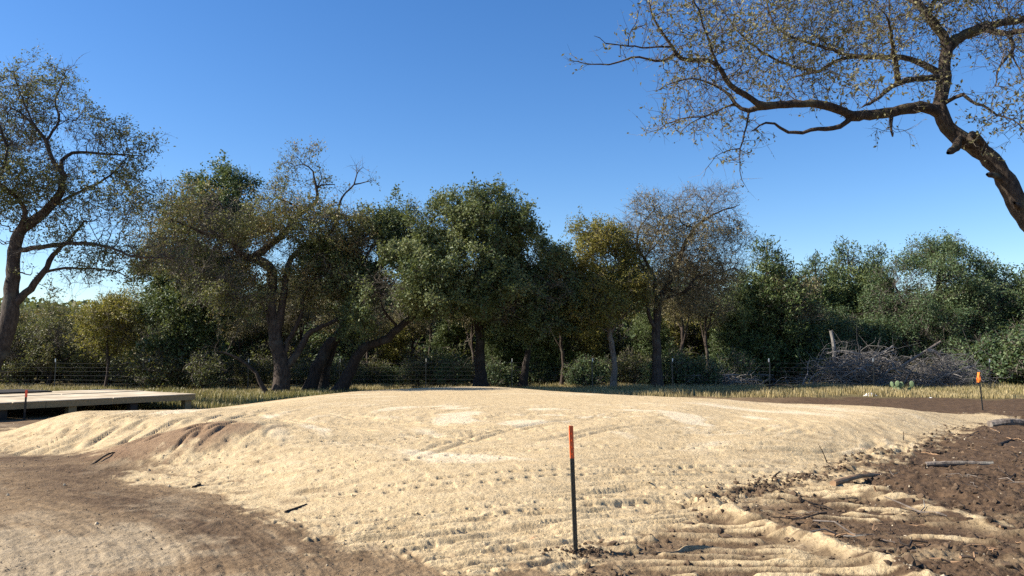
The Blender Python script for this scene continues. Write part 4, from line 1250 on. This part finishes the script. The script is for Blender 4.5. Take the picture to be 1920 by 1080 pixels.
# far wooded hill on the left skyline: one mass
def far_wood():
    rng = np.random.default_rng(301)
    V = []; T = []
    for i in range(420):
        a = math.radians(rng.uniform(-48, 48)); d = rng.uniform(95, 190)
        x, y = d * math.sin(a), d * math.cos(a)
        z = float(ground(np.array([x]), np.array([y]), False)[0][0])
        hh = rng.uniform(3.0, 5.5); w = rng.uniform(2.2, 4.0)
        n = 330
        v = rng.normal(size=(n, 3)); v /= np.linalg.norm(v, axis=1, keepdims=True)
        v *= (rng.random(n) ** 0.4)[:, None]
        c = np.array([x, y, z + hh * 0.55]) + v * np.array([w, w, hh * 0.5])
        a1 = rng.normal(size=(n, 3)); a1 /= np.linalg.norm(a1, axis=1, keepdims=True)
        b1 = np.cross(a1, rng.normal(size=(n, 3))); b1 /= np.linalg.norm(b1, axis=1, keepdims=True)
        s = rng.uniform(0.25, 0.5, (n, 1))
        V.append(np.stack([c - a1 * s, c + b1 * s * .6, c + a1 * s, c - b1 * s * .6], 1).reshape(-1, 3))
        T.append(np.repeat(np.clip(rng.uniform(.2, .8) + rng.normal(size=n) * .1, 0, 1), 4))
    V = np.vstack(V); T = np.concatenate(T)
    me = build_mesh("far_wood", V, np.arange(len(V)).reshape(-1, 4), attrs={"tint": T}, mats=[LEAF_OLIVE])
    tag(link("far_wood", me), kind="stuff")


far_wood()


# ------------------------------------------------------------------ grass and weeds
def grass(name, zones, n, mat, hmin, hmax, seed, tint=(0.2, 0.9), lean=0.35, wid=0.012):
    rng = np.random.default_rng(seed)
    X = []; Y = []
    tot = sum(z[4] for z in zones)
    for (x0, x1, y0, y1, w) in zones:
        k = int(n * w / tot)
        X.append(rng.uniform(x0, x1, k)); Y.append(rng.uniform(y0, y1, k))
    X = np.concatenate(X); Y = np.concatenate(Y)
    # gather in tufts
    den = fbm(X * 0.8, Y * 0.8, 3, seed) + 0.25 * rng.random(len(X))
    _, m = ground(X, Y, False)
    ok = (den > 0.56) & (m['grass'] > rng.random(len(X)) * 0.9) & (m['sand'] < 0.2)
    X = X[ok]; Y = Y[ok]
    z, _ = ground(X, Y, True, np.full(X.shape, 0.2))
    k = len(X)
    h = rng.uniform(hmin, hmax, k) * (0.55 + 0.9 * fbm(X * 0.5, Y * 0.5, 2, seed + 3))
    an = rng.uniform(0, 2 * math.pi, k)
    d = np.stack([np.cos(an), np.sin(an), np.zeros(k)], 1)
    s = np.stack([-np.sin(an), np.cos(an), np.zeros(k)], 1) * wid * rng.uniform(0.7, 1.4, (k, 1))
    b = np.stack([X, Y, z - 0.02], 1)
    l = rng.uniform(0.1, 1.0, k) * lean
    mid = b + d * (l * h * 0.35)[:, None]; mid[:, 2] += h * 0.6
    tip = b + d * (l * h)[:, None]; tip[:, 2] += h * (1 - 0.3 * l)
    V = np.stack([b - s, b + s, mid + s * 0.8, mid - s * 0.8, tip], 1).reshape(-1, 3)
    i = np.arange(k)[:, None] * 5
    q = np.concatenate([i, i + 1, i + 2, i + 3], 1)
    t = np.concatenate([i + 3, i + 2, i + 4], 1)
    ti = np.clip(tint[0] + (tint[1] - tint[0]) * fbm(X * 0.4, Y * 0.4, 3, seed + 9) + rng.normal(size=k) * 0.12, 0, 1)
    me = build_mesh(name, V, q, t, attrs={"tint": np.repeat(ti, 5)}, mats=[mat])
    return tag(link(name, me), kind="stuff")


grass("dry_grass", [(0.5, 26, 28.5, 37, 1.0), (-24, -5.5, 30, 38, .5), (-6, 3, 30, 37, .15)], 170000, GRASS_DRY, 0.07, 0.29, 401, (0.35, 1.0), wid=0.010)
grass("green_weeds", [(-26, -6.0, 22.5, 33, 1.0), (-1, 24, 31, 38, .25)], 80000, GRASS_GREEN, 0.06, 0.3, 402, (0.35, 1.1), wid=0.012)

# ------------------------------------------------------------------ posts, stakes, fence
M_STEEL = plain_mat("dark_green_post_paint", (0.018, 0.021, 0.018), (0.06, 0.055, 0.045), 30, 0.35, 0.15, 0.5)
M_ORANGE = plain_mat("orange_paint", (0.62, 0.085, 0.02), (0.85, 0.16, 0.04), 40, 0.5, 0.1, 0.4)
M_RED = plain_mat("red_orange_paint", (0.70, 0.06, 0.025), (0.85, 0.11, 0.04), 40, 0.5, 0.1, 0.4)
M_WHITE = plain_mat("white_paint", (0.65, 0.65, 0.58), (0.8, 0.8, 0.74), 50, 0.6, 0.1)
M_WIRE = plain_mat("galvanised_wire", (0.05, 0.05, 0.05), (0.12, 0.12, 0.12), 30, 0.6, 0.0, 0.4)
M_FLAG = plain_mat("orange_flagging", (0.80, 0.16, 0.02), (0.92, 0.26, 0.04), 18, 0.5, 0.2, 0.3)
M_TIMBER = plain_mat("weathered_timber", (0.17, 0.13, 0.07), (0.27, 0.21, 0.12), 3.2, 0.8, 0.3, 0.2, (0.4, 8, 8))
M_PLY = plain_mat("pale_plywood", (0.30, 0.24, 0.165), (0.62, 0.54, 0.415), 1.6, 1.0, 0.1, 0.0, (1, 1, 1))
M_DARKT = plain_mat("dark_timber", (0.016, 0.014, 0.013), (0.045, 0.04, 0.036), 5, 0.85, 0.3, 0.2)  # near black: shade under and behind the platforms is put into this colour
M_CONC = plain_mat("concrete_block", (0.16, 0.155, 0.14), (0.28, 0.27, 0.25), 16, 0.9, 0.4)


def t_section(w=0.036, t=0.004, d=0.036):
    return [(-w / 2, 0), (w / 2, 0), (w / 2, t), (t / 2, t), (t / 2, d), (-t / 2, d), (-t / 2, t), (-w / 2, t)]


def t_bar(mb, z0, z1, lean=(0, 0), w=0.036, stud=True):
    sec = t_section(w)
    n = len(sec)
    v = [(x + lean[0] * z0, y + lean[1] * z0, z0) for x, y in sec] + [(x + lean[0] * z1, y + lean[1] * z1, z1) for x, y in sec]
    q = [[i, (i + 1) % n, n + (i + 1) % n, n + i] for i in range(n)]
    q += [[n + 0, n + 1, n + 2, n + 7], [n + 3, n + 4, n + 5, n + 6]]
    mb.add(v, q, [])
    if stud:
        zz = z0 + 0.03
        while zz < z1 - 0.02:
            mb.box((-0.007 + lean[0] * zz, -0.008 + lean[1] * zz, zz), (0.014, 0, 0), (0, 0.0075, 0), (0, 0, 0.016))
            zz += 0.054


def t_post(name, label, cat, loc, h, tipfrac, tipmat, lean=(0, 0), rz=0.0, group=None, tip_label=None, w=0.036):
    root = thing(name, label, cat, loc, rz, group)
    a = MB(); t_bar(a, -0.1, h * (1 - tipfrac), lean, w); a.build("post", M_STEEL, root)
    b = MB(); t_bar(b, h * (1 - tipfrac), h, lean, w); o = b.build("painted_tip", tipmat, root)
    return root


def ground_at(px, py, z0=0.0):
    p = G(px, py, z0)
    for _ in range(6):
        p = G(px, py, gz(p[0], p[1]))
    return p


p = ground_at(1080, 1034)
top = P(1069.5, 798, p[1])
hh = top[2] - p[2]
t_post("marker_post", "dark steel post with an orange painted tip standing nearest, in front of the sand", "marker post", tuple(p), hh, 0.262, M_ORANGE, ((top[0] - p[0]) / hh, 0.0), rz=0.5, w=0.038)

p = ground_at(45, 787)
root = thing("survey_stake", "thin survey stake with a red orange top in front of the timber platform", "survey stake", tuple(p))
hh = P(48, 732, p[1])[2] - p[2]
a = MB(); a.box((-0.02, -0.01, -0.1), (0.04, 0, 0), (0, 0.02, 0), (0.02, 0, hh - 0.16 + 0.1)); a.build("stake", M_DARKT, root)
a = MB(); a.box((-0.001, -0.012, hh - 0.16), (0.046, 0, 0), (0, 0.024, 0), (0.004, 0, 0.17)); a.build("painted_tip", M_RED, root)

p = ground_at(1843, 770)
hh = P(1838, 698, p[1])[2] - p[2]
root = thing("flagged_post", "dark post with bright orange flagging tied round it, at the right end of the pad", "marker post", tuple(p))
a = MB(); t_bar(a, -0.1, hh, (-0.06, 0)); a.build("post", M_STEEL, root)
rngf = np.random.default_rng(77)
a = MB()
cx = -0.06 * hh
a.tube([(cx, 0.01, hh - 0.28), (cx - .01, 0.01, hh - 0.2), (cx, 0.01, hh - 0.1), (cx, 0.01, hh)], [0.038, 0.052, 0.046, 0.036], 9, True, 0.25, rngf)
a.box((cx - 0.075, -0.03, hh - 0.15), (0.02, 0.0, 0.0), (0, 0.006, 0), (-0.02, 0, -0.14))
a.build("flagging", M_FLAG, root)


def fence():
    pts_px = [(-60, 33.5), (110, 34), (285, 34), (470, 34.3), (640, 34.5), (800, 34.6), (960, 34.4), (1110, 33.6), (1259, 33.0), (1438, 32.2), (1632, 32.8), (1849, 33.2), (2050, 33.6)]
    pts = []
    for px, Y in pts_px:
        x = (px - 960) / FPX * Y / cp
        pts.append((x, Y, gz(x, Y)))
    root = thing("wire_fence", "wire mesh fence on thin steel posts with pale tips along the wood", "fence", pts[0])
    b0 = np.array(pts[0])
    rng = np.random.default_rng(5)
    for i, pt in enumerate(pts):
        a = MB(); t_bar(a, -0.1, 1.22, (rng.uniform(-.03, .03), 0), 0.042, False)
        post = a.build("fence_post", M_STEEL, root); post.location = np.array(pt) - b0
        c = MB(); t_bar(c, 1.22, 1.36, (0.0, 0), 0.045, False)
        o = c.build("white_tip", M_WHITE, post)
    mb = MB()
    for (p0, p1) in zip(pts[:-1], pts[1:]):
        p0 = np.array(p0) - b0; p1 = np.array(p1) - b0
        n = 5
        for hz in (0.06, 0.18, 0.32, 0.48, 0.66, 0.84, 1.0, 1.18):
            q = [p0 + (p1 - p0) * t + np.array([0, -0.004, hz - 0.02 * math.sin(math.pi * t)]) for t in np.linspace(0, 1, n)]
            mb.tube(q, 0.0018, 3, False)
        L = np.linalg.norm(p1 - p0)
        for t in np.arange(0.0, 1.0, 0.17 / L):
            b = p0 + (p1 - p0) * t
            mb.tube([b + (0, -0.004, 0.05), b + (0, -0.004, 0.98)], 0.0014, 3, False)
    mb.build("wire_mesh", M_WIRE, root)


fence()


# ------------------------------------------------------------------ timber platforms at the left
def platform(name, label, F1, u, v, length, depth, ztop, zbot, mat_top, mat_face, skirts=True, joints=(), off=0.0):
    """F1: right front corner; u towards the left along the front, v towards the back."""
    root = thing(name, label, "platform", (F1[0], F1[1], 0))
    u3 = np.array([u[0], u[1], 0]); v3 = np.array([v[0], v[1], 0]); zz = np.array([0, 0, 1.0])
    fh = 0.15
    rng = np.random.default_rng(int(abs(F1[0]) * 100))
    # deck boards: sheets side by side
    x = 0.0
    k = 0
    while x < length - 0.05:
        w = min(2.44, length - x)
        a = MB(); a.box(u3 * (x + 0.004) - v3 * 0.02 + zz * (ztop - 0.025 + rng.uniform(0, .004)), u3 * (w - 0.030), v3 * (depth + 0.02), zz * 0.022)
        a.build("deck_sheet", mat_top, root)
        x += w; k += 1
    # rim beams, front in lengths
    x = 0.0
    while x < length - 0.05:
        w = min(4.1, length - x)
        a = MB(); a.box(u3 * (x + 0.004) + zz * (ztop - 0.025 - fh), u3 * (w - 0.012), v3 * 0.045, zz * (fh - 0.003)); a.build("rim_beam", mat_face, root)
        x += w
    a = MB(); a.box(zz * (ztop - 0.025 - fh) + v3 * 0.047, u3 * 0.045, v3 * (depth - 0.094), zz * (fh - 0.003)); a.build("end_beam", M_DARKT, root)
    a = MB(); a.box(v3 * (depth - 0.045) + zz * (ztop - 0.025 - fh), u3 * length, v3 * 0.045, zz * (fh - 0.003)); a.build("rim_beam", mat_face, root)
    # joists below
    a = MB()
    x = 0.5
    while x < length:
        a.box(u3 * x + v3 * 0.047 + zz * (ztop - 0.03 - fh * 0.9), u3 * 0.04, v3 * (depth - 0.1), zz * fh * 0.85)
        x += 0.5
    a.build("joists", M_DARKT, root)
    # piers, some in near-black timber that paints in the underside shade
    x = 0.06
    while x < length:
        for dv in (0.10, depth - 0.32):
            px, py = F1[0] + u[0] * x + v[0] * dv, F1[1] + u[1] * x + v[1] * dv
            g = min(zbot, gz(px, py)) - 0.06
            a = MB(); a.box(u3 * x + v3 * dv + zz * g, u3 * 0.2, v3 * 0.2, zz * (ztop - 0.025 - fh - g - 0.003)); a.build("pier", M_DARKT if rng.random() < 0.5 else mat_face, root)
        x += 1.62
    if skirts:
        a = MB(); x = 0.3
        while x < length:
            w = rng.uniform(0.12, 0.5)
            a.box(u3 * x + v3 * (depth - 0.02) + zz * (zbot - 0.05), u3 * w, v3 * 0.018, zz * (ztop - fh - zbot + 0.02))
            x += w + rng.uniform(0.015, 0.06)
        a.build("skirt", M_DARKT, root)
    return root


ZT = 0.44
A = G(367, 738, ZT); B = G(0, 755, ZT)
uu = (B - A)[:2]; uu = uu / np.linalg.norm(uu)
vv = np.array([-uu[1], uu[0]])
if vv[1] < 0: vv = -vv
platform("timber_platform", "long low timber platform topped with pale plywood sheets at the left edge", A, uu, vv, 17.0, 2.6, ZT, 0.0, M_PLY, M_TIMBER)
C_ = A[:2] + vv * 2.72 - uu * 0.0
platform("timber_platform", "shorter pale topped platform butted behind the right end of the long one", (C_[0], C_[1]), uu, vv, 6.2, 1.9, ZT + 0.015, 0.0, M_PLY, M_TIMBER)
D_ = G(98, 731, 0.52)
platform("dark_platform", "dark platform frame, coloured as in shade, lying behind the long timber platform", (D_[0], D_[1]), uu, vv, 12.0, 2.0, 0.5, 0.0, M_DARKT, M_DARKT)  # the shade this frame lies in is painted by its near-black timber


# ------------------------------------------------------------------ brush piles, logs, sticks
def brush_pile(name, label, px0, px1, Y, h, n, seed, depth=1.2):
    rng = np.random.default_rng(seed)
    x0 = (px0 - 960) / FPX * Y / cp; x1 = (px1 - 960) / FPX * Y / cp
    cx = (x0 + x1) / 2; hw = (x1 - x0) / 2
    base = np.array([cx, Y, gz(cx, Y)])
    root = thing(name, label, "brush pile", tuple(base))
    mb = MB()
    for i in range(n):
        r0 = rng.choice([0.010, 0.014, 0.02, 0.035], p=[.4, .3, .2, .1])
        L = rng.uniform(0.9, 2.6)
        s = np.array([rng.normal() * hw * 0.42, rng.normal() * depth * 0.45, 0])
        env = max(0.15, h * (1 - (abs(s[0]) / hw) ** 2.2) * (1 - 0.4 * min(1, abs(s[1]) / depth)))
        s[2] = rng.uniform(0.0, 0.85) * env
        an = rng.uniform(0, 2 * math.pi); el = rng.normal() * 0.38
        d = np.array([math.cos(an) * math.cos(el), 0.6 * math.sin(an) * math.cos(el), math.sin(el)])
        bend = rng.normal(size=3) * 0.7; bend[2] -= 0.75
        t = np.linspace(-0.5, 0.5, 6)[:, None]
        pts = s + d * L * t + bend * (0.25 - t ** 2) * L * -0.5 + rng.normal(size=(6, 3)) * 0.03
        pts[:, 2] = np.maximum(pts[:, 2], 0.02)
        pts[:, 2] = np.minimum(pts[:, 2], h * 1.12)
        mb.tube(pts, np.linspace(r0, r0 * 0.4, 6), 4 if r0 < 0.03 else 6, True)
        for _ in range(rng.integers(2, 6)):
            k = rng.integers(1, 6)
            dd = d * 0.6 + rng.normal(size=3) * 0.6
            l2 = rng.uniform(0.2, 0.9)
            q = [pts[k], pts[k] + dd * l2 * 0.5, pts[k] + dd * l2 + rng.normal(size=3) * 0.12]
            q = np.array(q); q[:, 2] = np.maximum(q[:, 2], 0.02)
            mb.tube(q, [r0 * 0.5, r0 * 0.4, 0.003], 3, False)
    mb.build("branches", DEADWOOD, root, smooth=True)
    return root


brush_pile("brush_pile", "wide tangle of grey dead branches behind the fence, left of the pale log", 1480, 1725, 36.5, 1.9, 330, 501, 1.5)
brush_pile("brush_pile", "smaller arching tangle of grey branches right of the pale log", 1690, 1840, 36.0, 1.6, 230, 502, 1.3)
brush_pile("brush_pile", "low heap of dead branches in the grass right of the bare oak", 1270, 1440, 36.0, 0.55, 120, 503, 1.0)


def log(name, label, pts, r, mat, cat="log", group=None, k=9, seed=0, lump=0.12, name_part=None):
    rng = np.random.default_rng(seed)
    pts = np.asarray(pts, float)
    base = pts[0].copy()
    q = resample(pts - base, max(0.06, np.linalg.norm(pts[-1] - pts[0]) / 14))
    mb = MB(); mb.tube(q, np.linspace(r[0], r[1], len(q)), k, True, lump, rng)
    o = mb.build(name, mat, None, smooth=False)
    o.location = base
    return tag(o, label, cat, group)


log("dead_log", "pale straight log sticking up at a slant from the brush piles", [P(1688, 688, 35.2), P(1725, 665, 35.4), P(1764, 640, 35.6)], (0.065, 0.045), BARK_PALE, seed=1)
log("dead_log", "short pale crooked log resting on the right brush pile", [P(1738, 658, 35.3), P(1752, 660, 35.2), P(1764, 672, 35.1)], (0.11, 0.08), BARK_PALE, seed=2)
log("tree_stump", "broken grey snag standing upright out of the left brush pile", [P(1566, 712, 36.8), P(1564, 660, 36.8), P(1562, 640, 36.8), P(1558, 620, 36.8)], (0.10, 0.075), DEADWOOD, "dead snag", seed=3)
log("fallen_branch", "dark bent branch propped in the grass beside a fence post", [P(1437, 724, 31.6), P(1460, 721, 31.5), P(1480, 723, 31.4), P(1492, 733, 31.2), P(1502, 741, 31.0)], (0.03, 0.018), BARK_DARK, "branch", seed=4)


def glog(label, a, b, r, mat, seed, name="log", cat="log", lift=0.6, z=0.0, bow=0.0):
    p0 = ground_at(*a); p1 = ground_at(*b)
    p0[2] += r[0] * lift + z; p1[2] += r[1] * lift + z
    m = (p0 + p1) / 2; m[2] = max(m[2], gz(m[0], m[1]) + r[0] * lift) + bow
    return log(name, label, [p0, m, p1], r, mat, cat, seed=seed)


M_SPLIT = plain_mat("split_wood", (0.19, 0.112, 0.06), (0.35, 0.225, 0.13), 4, 0.8, 0.4, 0.2, (1, 1, 1))
glog("split brown log slanting out of the dirt beside the furrowed sand", (1562, 911), (1655, 891), (0.040, 0.02), M_SPLIT, 11, bow=0.03)
glog("long thin grey brown log lying flat in the dark dirt at right", (1736, 874), (1862, 872), (0.04, 0.03), BARK_PALE, 12)
glog("pale log half buried in dirt at the right edge, nearest the flagged post", (1856, 801), (1935, 800), (0.09, 0.08), BARK_PALE, 13)
glog("dark crooked branch on the dirt below the half buried log", (1874, 836), (1908, 822), (0.03, 0.012), BARK_DARK, 14, "branch", "branch")
glog("thin dark branch lying in the dirt at the foot of the left slope", (170, 874), (250, 864), (0.014, 0.008), BARK_DARK, 15, "branch", "branch")
glog("short dark twig lying where the track meets the sand slope", (535, 962), (575, 946), (0.014, 0.007), BARK_DARK, 16, "branch", "branch")
glog("small root knot lying in the dirt left of the slope foot", (362, 916), (376, 909), (0.02, 0.012), BARK_DARK, 17, "root_piece", "root")


def upright(name, label, px, py, top, r, mat, cat, seed):
    p = ground_at(px, py)
    t = P(top[0], top[1], p[1])
    m = (p + t) / 2 + np.array([0.01, 0.02, 0])
    p[2] -= 0.05
    return log(name, label, [p, m, t], r, mat, cat, seed=seed, k=6)


upright("stick", "thin bare stem poking up out of the sand near the dirt edge", 1553, 868, (1534, 832), (0.010, 0.003), BARK_DARK, "stick", 21)
upright("stick", "short slanting stick at the sand edge left of the dark clods", 1441, 901, (1463, 884), (0.014, 0.010), BARK_DARK, "stick", 22)
upright("wooden_peg", "stubby split wooden peg standing at the front edge of the sand", 1354, 927, (1353, 913), (0.022, 0.014), BARK_PALE, "peg", 23)
upright("stick", "short orange brown stick standing in the dirt right of the split log", 1643, 922, (1639, 911), (0.012, 0.008), M_SPLIT, "stick", 24)
upright("stick", "dark forked twig sticking up at the top edge of the dirt", 1694, 827, (1694, 809), (0.012, 0.004), BARK_DARK, "stick", 25)


# loose sticks on the dark dirt
def stick_proto(seed, L, r, mat, name):
    rng = np.random.default_rng(seed)
    pts = np.stack([np.linspace(-L / 2, L / 2, 5), rng.normal(size=5) * L * 0.06, np.abs(rng.normal(size=5)) * L * 0.05 + r * 0.4], 1)
    mb = MB(); mb.tube(pts, np.linspace(r, r * 0.5, 5), 5, True, 0.15, rng)
    d = rng.normal(size=3) * 0.3; d[2] = abs(d[2]) * 0.25
    mb.tube([pts[2], pts[2] + d * L * 0.35, pts[2] + d * L * 0.6 + np.array([.05, 0, 0.02])], [r * 0.6, r * 0.5, r * 0.25], 4, True)
    return mb.build(name, mat, None)


protos = [stick_proto(601, 0.55, 0.010, BARK, "loose_stick"), stick_proto(602, 0.35, 0.013, M_SPLIT, "wood_splinter"), stick_proto(603, 0.8, 0.012, BARK_PALE, "loose_stick"), stick_proto(604, 0.45, 0.016, BARK_DARK, "loose_stick")]
plabels = ["thin forked stick lying on the dark dirt right of the sand", "reddish splinter of wood lying on the dark dirt", "pale grey stick lying on the dark dirt right of the sand", "dark crooked stick lying on the dark dirt right of the sand"]
pgroups = ["forked sticks on the dirt", "wood splinters on the dirt", "pale sticks on the dirt", "dark sticks on the dirt"]
rs = random.Random(9)
used = set()
cnt = 0
while cnt < 64:
    px = rs.uniform(1480, 1915); py = rs.uniform(775, 1060) if rs.random() < .45 else rs.uniform(785, 900)
    p = ground_at(px, py)
    _, mm = ground(np.array([p[0]]), np.array([p[1]]), False)
    if mm['sand'][0] > 0.25: continue
    k = rs.randrange(4)
    sc = rs.uniform(0.35, 1.0)
    if k in used:
        o = protos[k].copy(); COL.objects.link(o)
    else:
        o = protos[k]; used.add(k)
    o.location = p; o.rotation_euler = (rs.uniform(-.15, .15), rs.uniform(-.2, .2), rs.uniform(0, 6.28)); o.scale = (sc, sc, sc)
    tag(o, plabels[k], "stick", pgroups[k])
    cnt += 1


# ------------------------------------------------------------------ stones and clods: loose gravel
def scatter(name, n, area, smin, smax, mat, seed, cond, xy=None):
    rng = np.random.default_rng(seed)
    rr = np.sqrt(rng.uniform(area[0] ** 2, area[1] ** 2, n)) if False else rng.uniform(area[0], area[1], n)
    an = np.radians(rng.uniform(area[2], area[3], n))
    X = rr * np.sin(an); Y = rr * np.cos(an)
    if xy is not None: X, Y = xy[:, 0], xy[:, 1]
    z, m = ground(X, Y, True)
    ok = cond(m, X, Y, rng)
    X, Y, z = X[ok], Y[ok], z[ok]
    k = len(X)
    s = smin * (smax / smin) ** (rng.random(k) ** 2.2)
    ico = np.array([(0, 0, -1), (0.72, -0.53, -0.45), (-0.28, -0.85, -0.45), (-0.89, 0, -0.45), (-0.28, 0.85, -0.45), (0.72, 0.53, -0.45), (0.28, -0.85, 0.45), (-0.72, -0.53, 0.45), (-0.72, 0.53, 0.45), (0.28, 0.85, 0.45), (0.89, 0, 0.45), (0, 0, 1)])
    f = np.array([(0, 2, 1), (1, 2, 6), (0, 3, 2), (0, 4, 3), (0, 5, 4), (0, 1, 5), (1, 6, 10), (2, 7, 6), (2, 3, 7), (3, 8, 7), (3, 4, 8), (4, 9, 8), (4, 5, 9), (5, 10, 9), (5, 1, 10), (6, 11, 10), (6, 7, 11), (7, 8, 11), (8, 9, 11), (9, 10, 11)])
    V = ico[None] * (1 + 0.42 * rng.uniform(-1, 1, (k, 12, 1))) * rng.uniform(0.45, 1.3, (k, 1, 3)) * s[:, None, None]
    V = V + np.stack([X, Y, z + s * 0.15], 1)[:, None, :]
    F = f[None] + (np.arange(k) * 12)[:, None, None]
    me = build_mesh(name, V.reshape(-1, 3), None, F.reshape(-1, 3), mats=[mat])
    return tag(link(name, me), kind="stuff")


M_PEB = plain_mat("pale_pebble", (0.28, 0.225, 0.15), (0.50, 0.42, 0.30), 3.0, 0.9, 0.2)
M_CLOD = plain_mat("earth_clod", (0.050, 0.032, 0.019), (0.125, 0.083, 0.050), 4.0, 0.95, 0.5)
M_CRUMB = plain_mat("dirt_crumb", (0.11, 0.08, 0.052), (0.24, 0.185, 0.125), 4.0, 0.95, 0.5)
M_SANDC = plain_mat("sand_crumb", (0.36, 0.27, 0.16), (0.56, 0.44, 0.27), 4.0, 0.95, 0.5)
scatter("pebbles", 6000, (4.0, 26, -36, 36), 0.004, 0.020, M_PEB, 701, lambda m, X, Y, r: (m['sand'] < 0.35) & (m['grass'] < 0.3) & ((X > 0.5) | (r.random(len(X)) < 0.3)) & (fbm(X * 1.2, Y * 1.2, 3, 75) > 0.47))
scatter("earth_clods", 12000, (4.0, 24, -6, 36), 0.006, 0.042, M_CLOD, 702, lambda m, X, Y, r: (m['sand'] < 0.4) & (m['grass'] < 0.3) & (X > 0.4))
scatter("earth_crumbs", 9000, (4.0, 14, -36, 6), 0.003, 0.011, M_CRUMB, 703, lambda m, X, Y, r: (m['sand'] < 0.7) & (X < 1.0) & (fbm(X * 1.3, Y * 1.3, 3, 73) + 0.25 * r.random(len(X)) > 0.60))
scatter("sand_crumbs", 9000, (5.5, 18, -34, 34), 0.004, 0.015, M_SANDC, 704, lambda m, X, Y, r: (m['sand'] > 0.6) & (fbm(X * 1.1, Y * 1.1, 2, 71) + 0.2 * r.random(len(X)) > 0.58))


def berm_clods():
    rng = np.random.default_rng(705)
    P_ = np.array(CLODS)
    seg = rng.choice(len(P_) - 1, 1900, p=[.12, .27, .27, .12, .08, .08, .06]); t = rng.random((1900, 1))
    q = P_[seg] * (1 - t) + P_[seg + 1] * t + rng.normal(size=(1900, 2)) * 0.15
    return q


scatter("berm_clods", 1900, (0, 0, 0, 0), 0.006, 0.032, M_CLOD, 706, lambda m, X, Y, r: vnoise(X * 1.4, Y * 1.4, 3) > 0.36, berm_clods())


def post_clods():
    rng = np.random.default_rng(707)
    b = ground_at(1080, 1034)
    return np.stack([b[0] + 0.06 + rng.normal(size=260) * 0.12, b[1] + rng.normal(size=260) * 0.07], 1)


scatter("post_clods", 260, (0, 0, 0, 0), 0.005, 0.03, M_CLOD, 708, lambda m, X, Y, r: X < 99, post_clods())


# ------------------------------------------------------------------ cactus, bag, scraps
M_CACTUS = plain_mat("cactus_pad", (0.08, 0.13, 0.06), (0.17, 0.22, 0.11), 8, 0.6, 0.2)
M_BAG = plain_mat("white_plastic", (0.72, 0.72, 0.72), (0.85, 0.85, 0.84), 6, 0.4, 0.2, 0.5)


def pad_mesh(mb, c, w, h, th, an, lean, rng):
    n = 12
    a = np.arange(n) * 2 * math.pi / n
    prof = np.stack([np.cos(a) * w, np.zeros(n), np.sin(a) * h * 0.5 + h * 0.5], 1)
    prof[:, 0] *= 0.75 + 0.25 * prof[:, 2] / h
    ca, sa = math.cos(an), math.sin(an)
    R = np.array([[ca, -sa, 0], [sa, ca, 0], [0, 0, 1]])
    ring = []
    for dy, s in ((-th, 0.7), (-th * .6, .95), (th * .6, .95), (th, 0.7)):
        v = prof.copy(); cz = h * 0.5
        v[:, 0] *= s; v[:, 2] = (v[:, 2] - cz) * s + cz; v[:, 1] = dy
        v[:, 0] += lean * v[:, 2]
        ring.append(v @ R.T + c)
    V = np.vstack(ring + [ring[0].mean(0)[None], ring[-1].mean(0)[None]])
    q = []
    for k in range(3):
        for j in range(n):
            q.append([k * n + j, k * n + (j + 1) % n, (k + 1) * n + (j + 1) % n, (k + 1) * n + j])
    t = [[4 * n, (j + 1) % n, j] for j in range(n)] + [[4 * n + 1, 3 * n + j, 3 * n + (j + 1) % n] for j in range(n)]
    mb.add(V, q, t)


p = ground_at(1690, 738)
root = thing("prickly_pear", "clump of green prickly pear pads in the dry grass before the brush pile", "cactus", tuple(p))
rngc = np.random.default_rng(8)
for k in range(11):
    mb = MB()
    lvl = 0 if k < 6 else 1
    pad_mesh(mb, np.array([rngc.uniform(-.38, .38), rngc.uniform(-.15, .15), lvl * 0.22 + rngc.uniform(-.02, .04)]), rngc.uniform(.08, .12), rngc.uniform(.22, .3), 0.016, rngc.uniform(-.9, .9), rngc.uniform(-.5, .5), rngc)
    mb.build("cactus_pad", M_CACTUS, root, smooth=True)


def blob(name, label, cat, px, py, sx, sy, sz, mat, seed):
    p = ground_at(px, py)
    rng = np.random.default_rng(seed)
    nu, nv = 18, 9
    V = []
    for i in range(nv + 1):
        ph = math.pi / 2 * i / nv
        for j in range(nu):
            th = 2 * math.pi * j / nu
            V.append((math.cos(th) * math.cos(ph) * sx, math.sin(th) * math.cos(ph) * sy, math.sin(ph) * sz))
    V = np.array(V)
    V *= 1 + 0.5 * (vnoise(V[:, 0] * 9 + 3, V[:, 1] * 9 + V[:, 2] * 14, seed)[:, None] - 0.5)
    V[:, 2] -= 0.02
    q = [[i * nu + j, i * nu + (j + 1) % nu, (i + 1) * nu + (j + 1) % nu, (i + 1) * nu + j] for i in range(nv) for j in range(nu)]
    o = link(name, build_mesh(name, V, q, mats=[mat], smooth=False))
    o.location = p
    return tag(o, label, cat)


blob("plastic_bag", "crumpled white plastic bag lying at the edge of the dry grass", "plastic bag", 1633, 742, 0.27, 0.2, 0.12, M_BAG, 31)
blob("white_rock", "small white rock on the dirt left of the flagged post", "rock", 1745, 747, 0.07, 0.06, 0.08, M_BAG, 32)
blob("white_rock", "tiny white rock in the dirt below the plastic bag", "rock", 1668, 755, 0.06, 0.05, 0.05, M_BAG, 33)
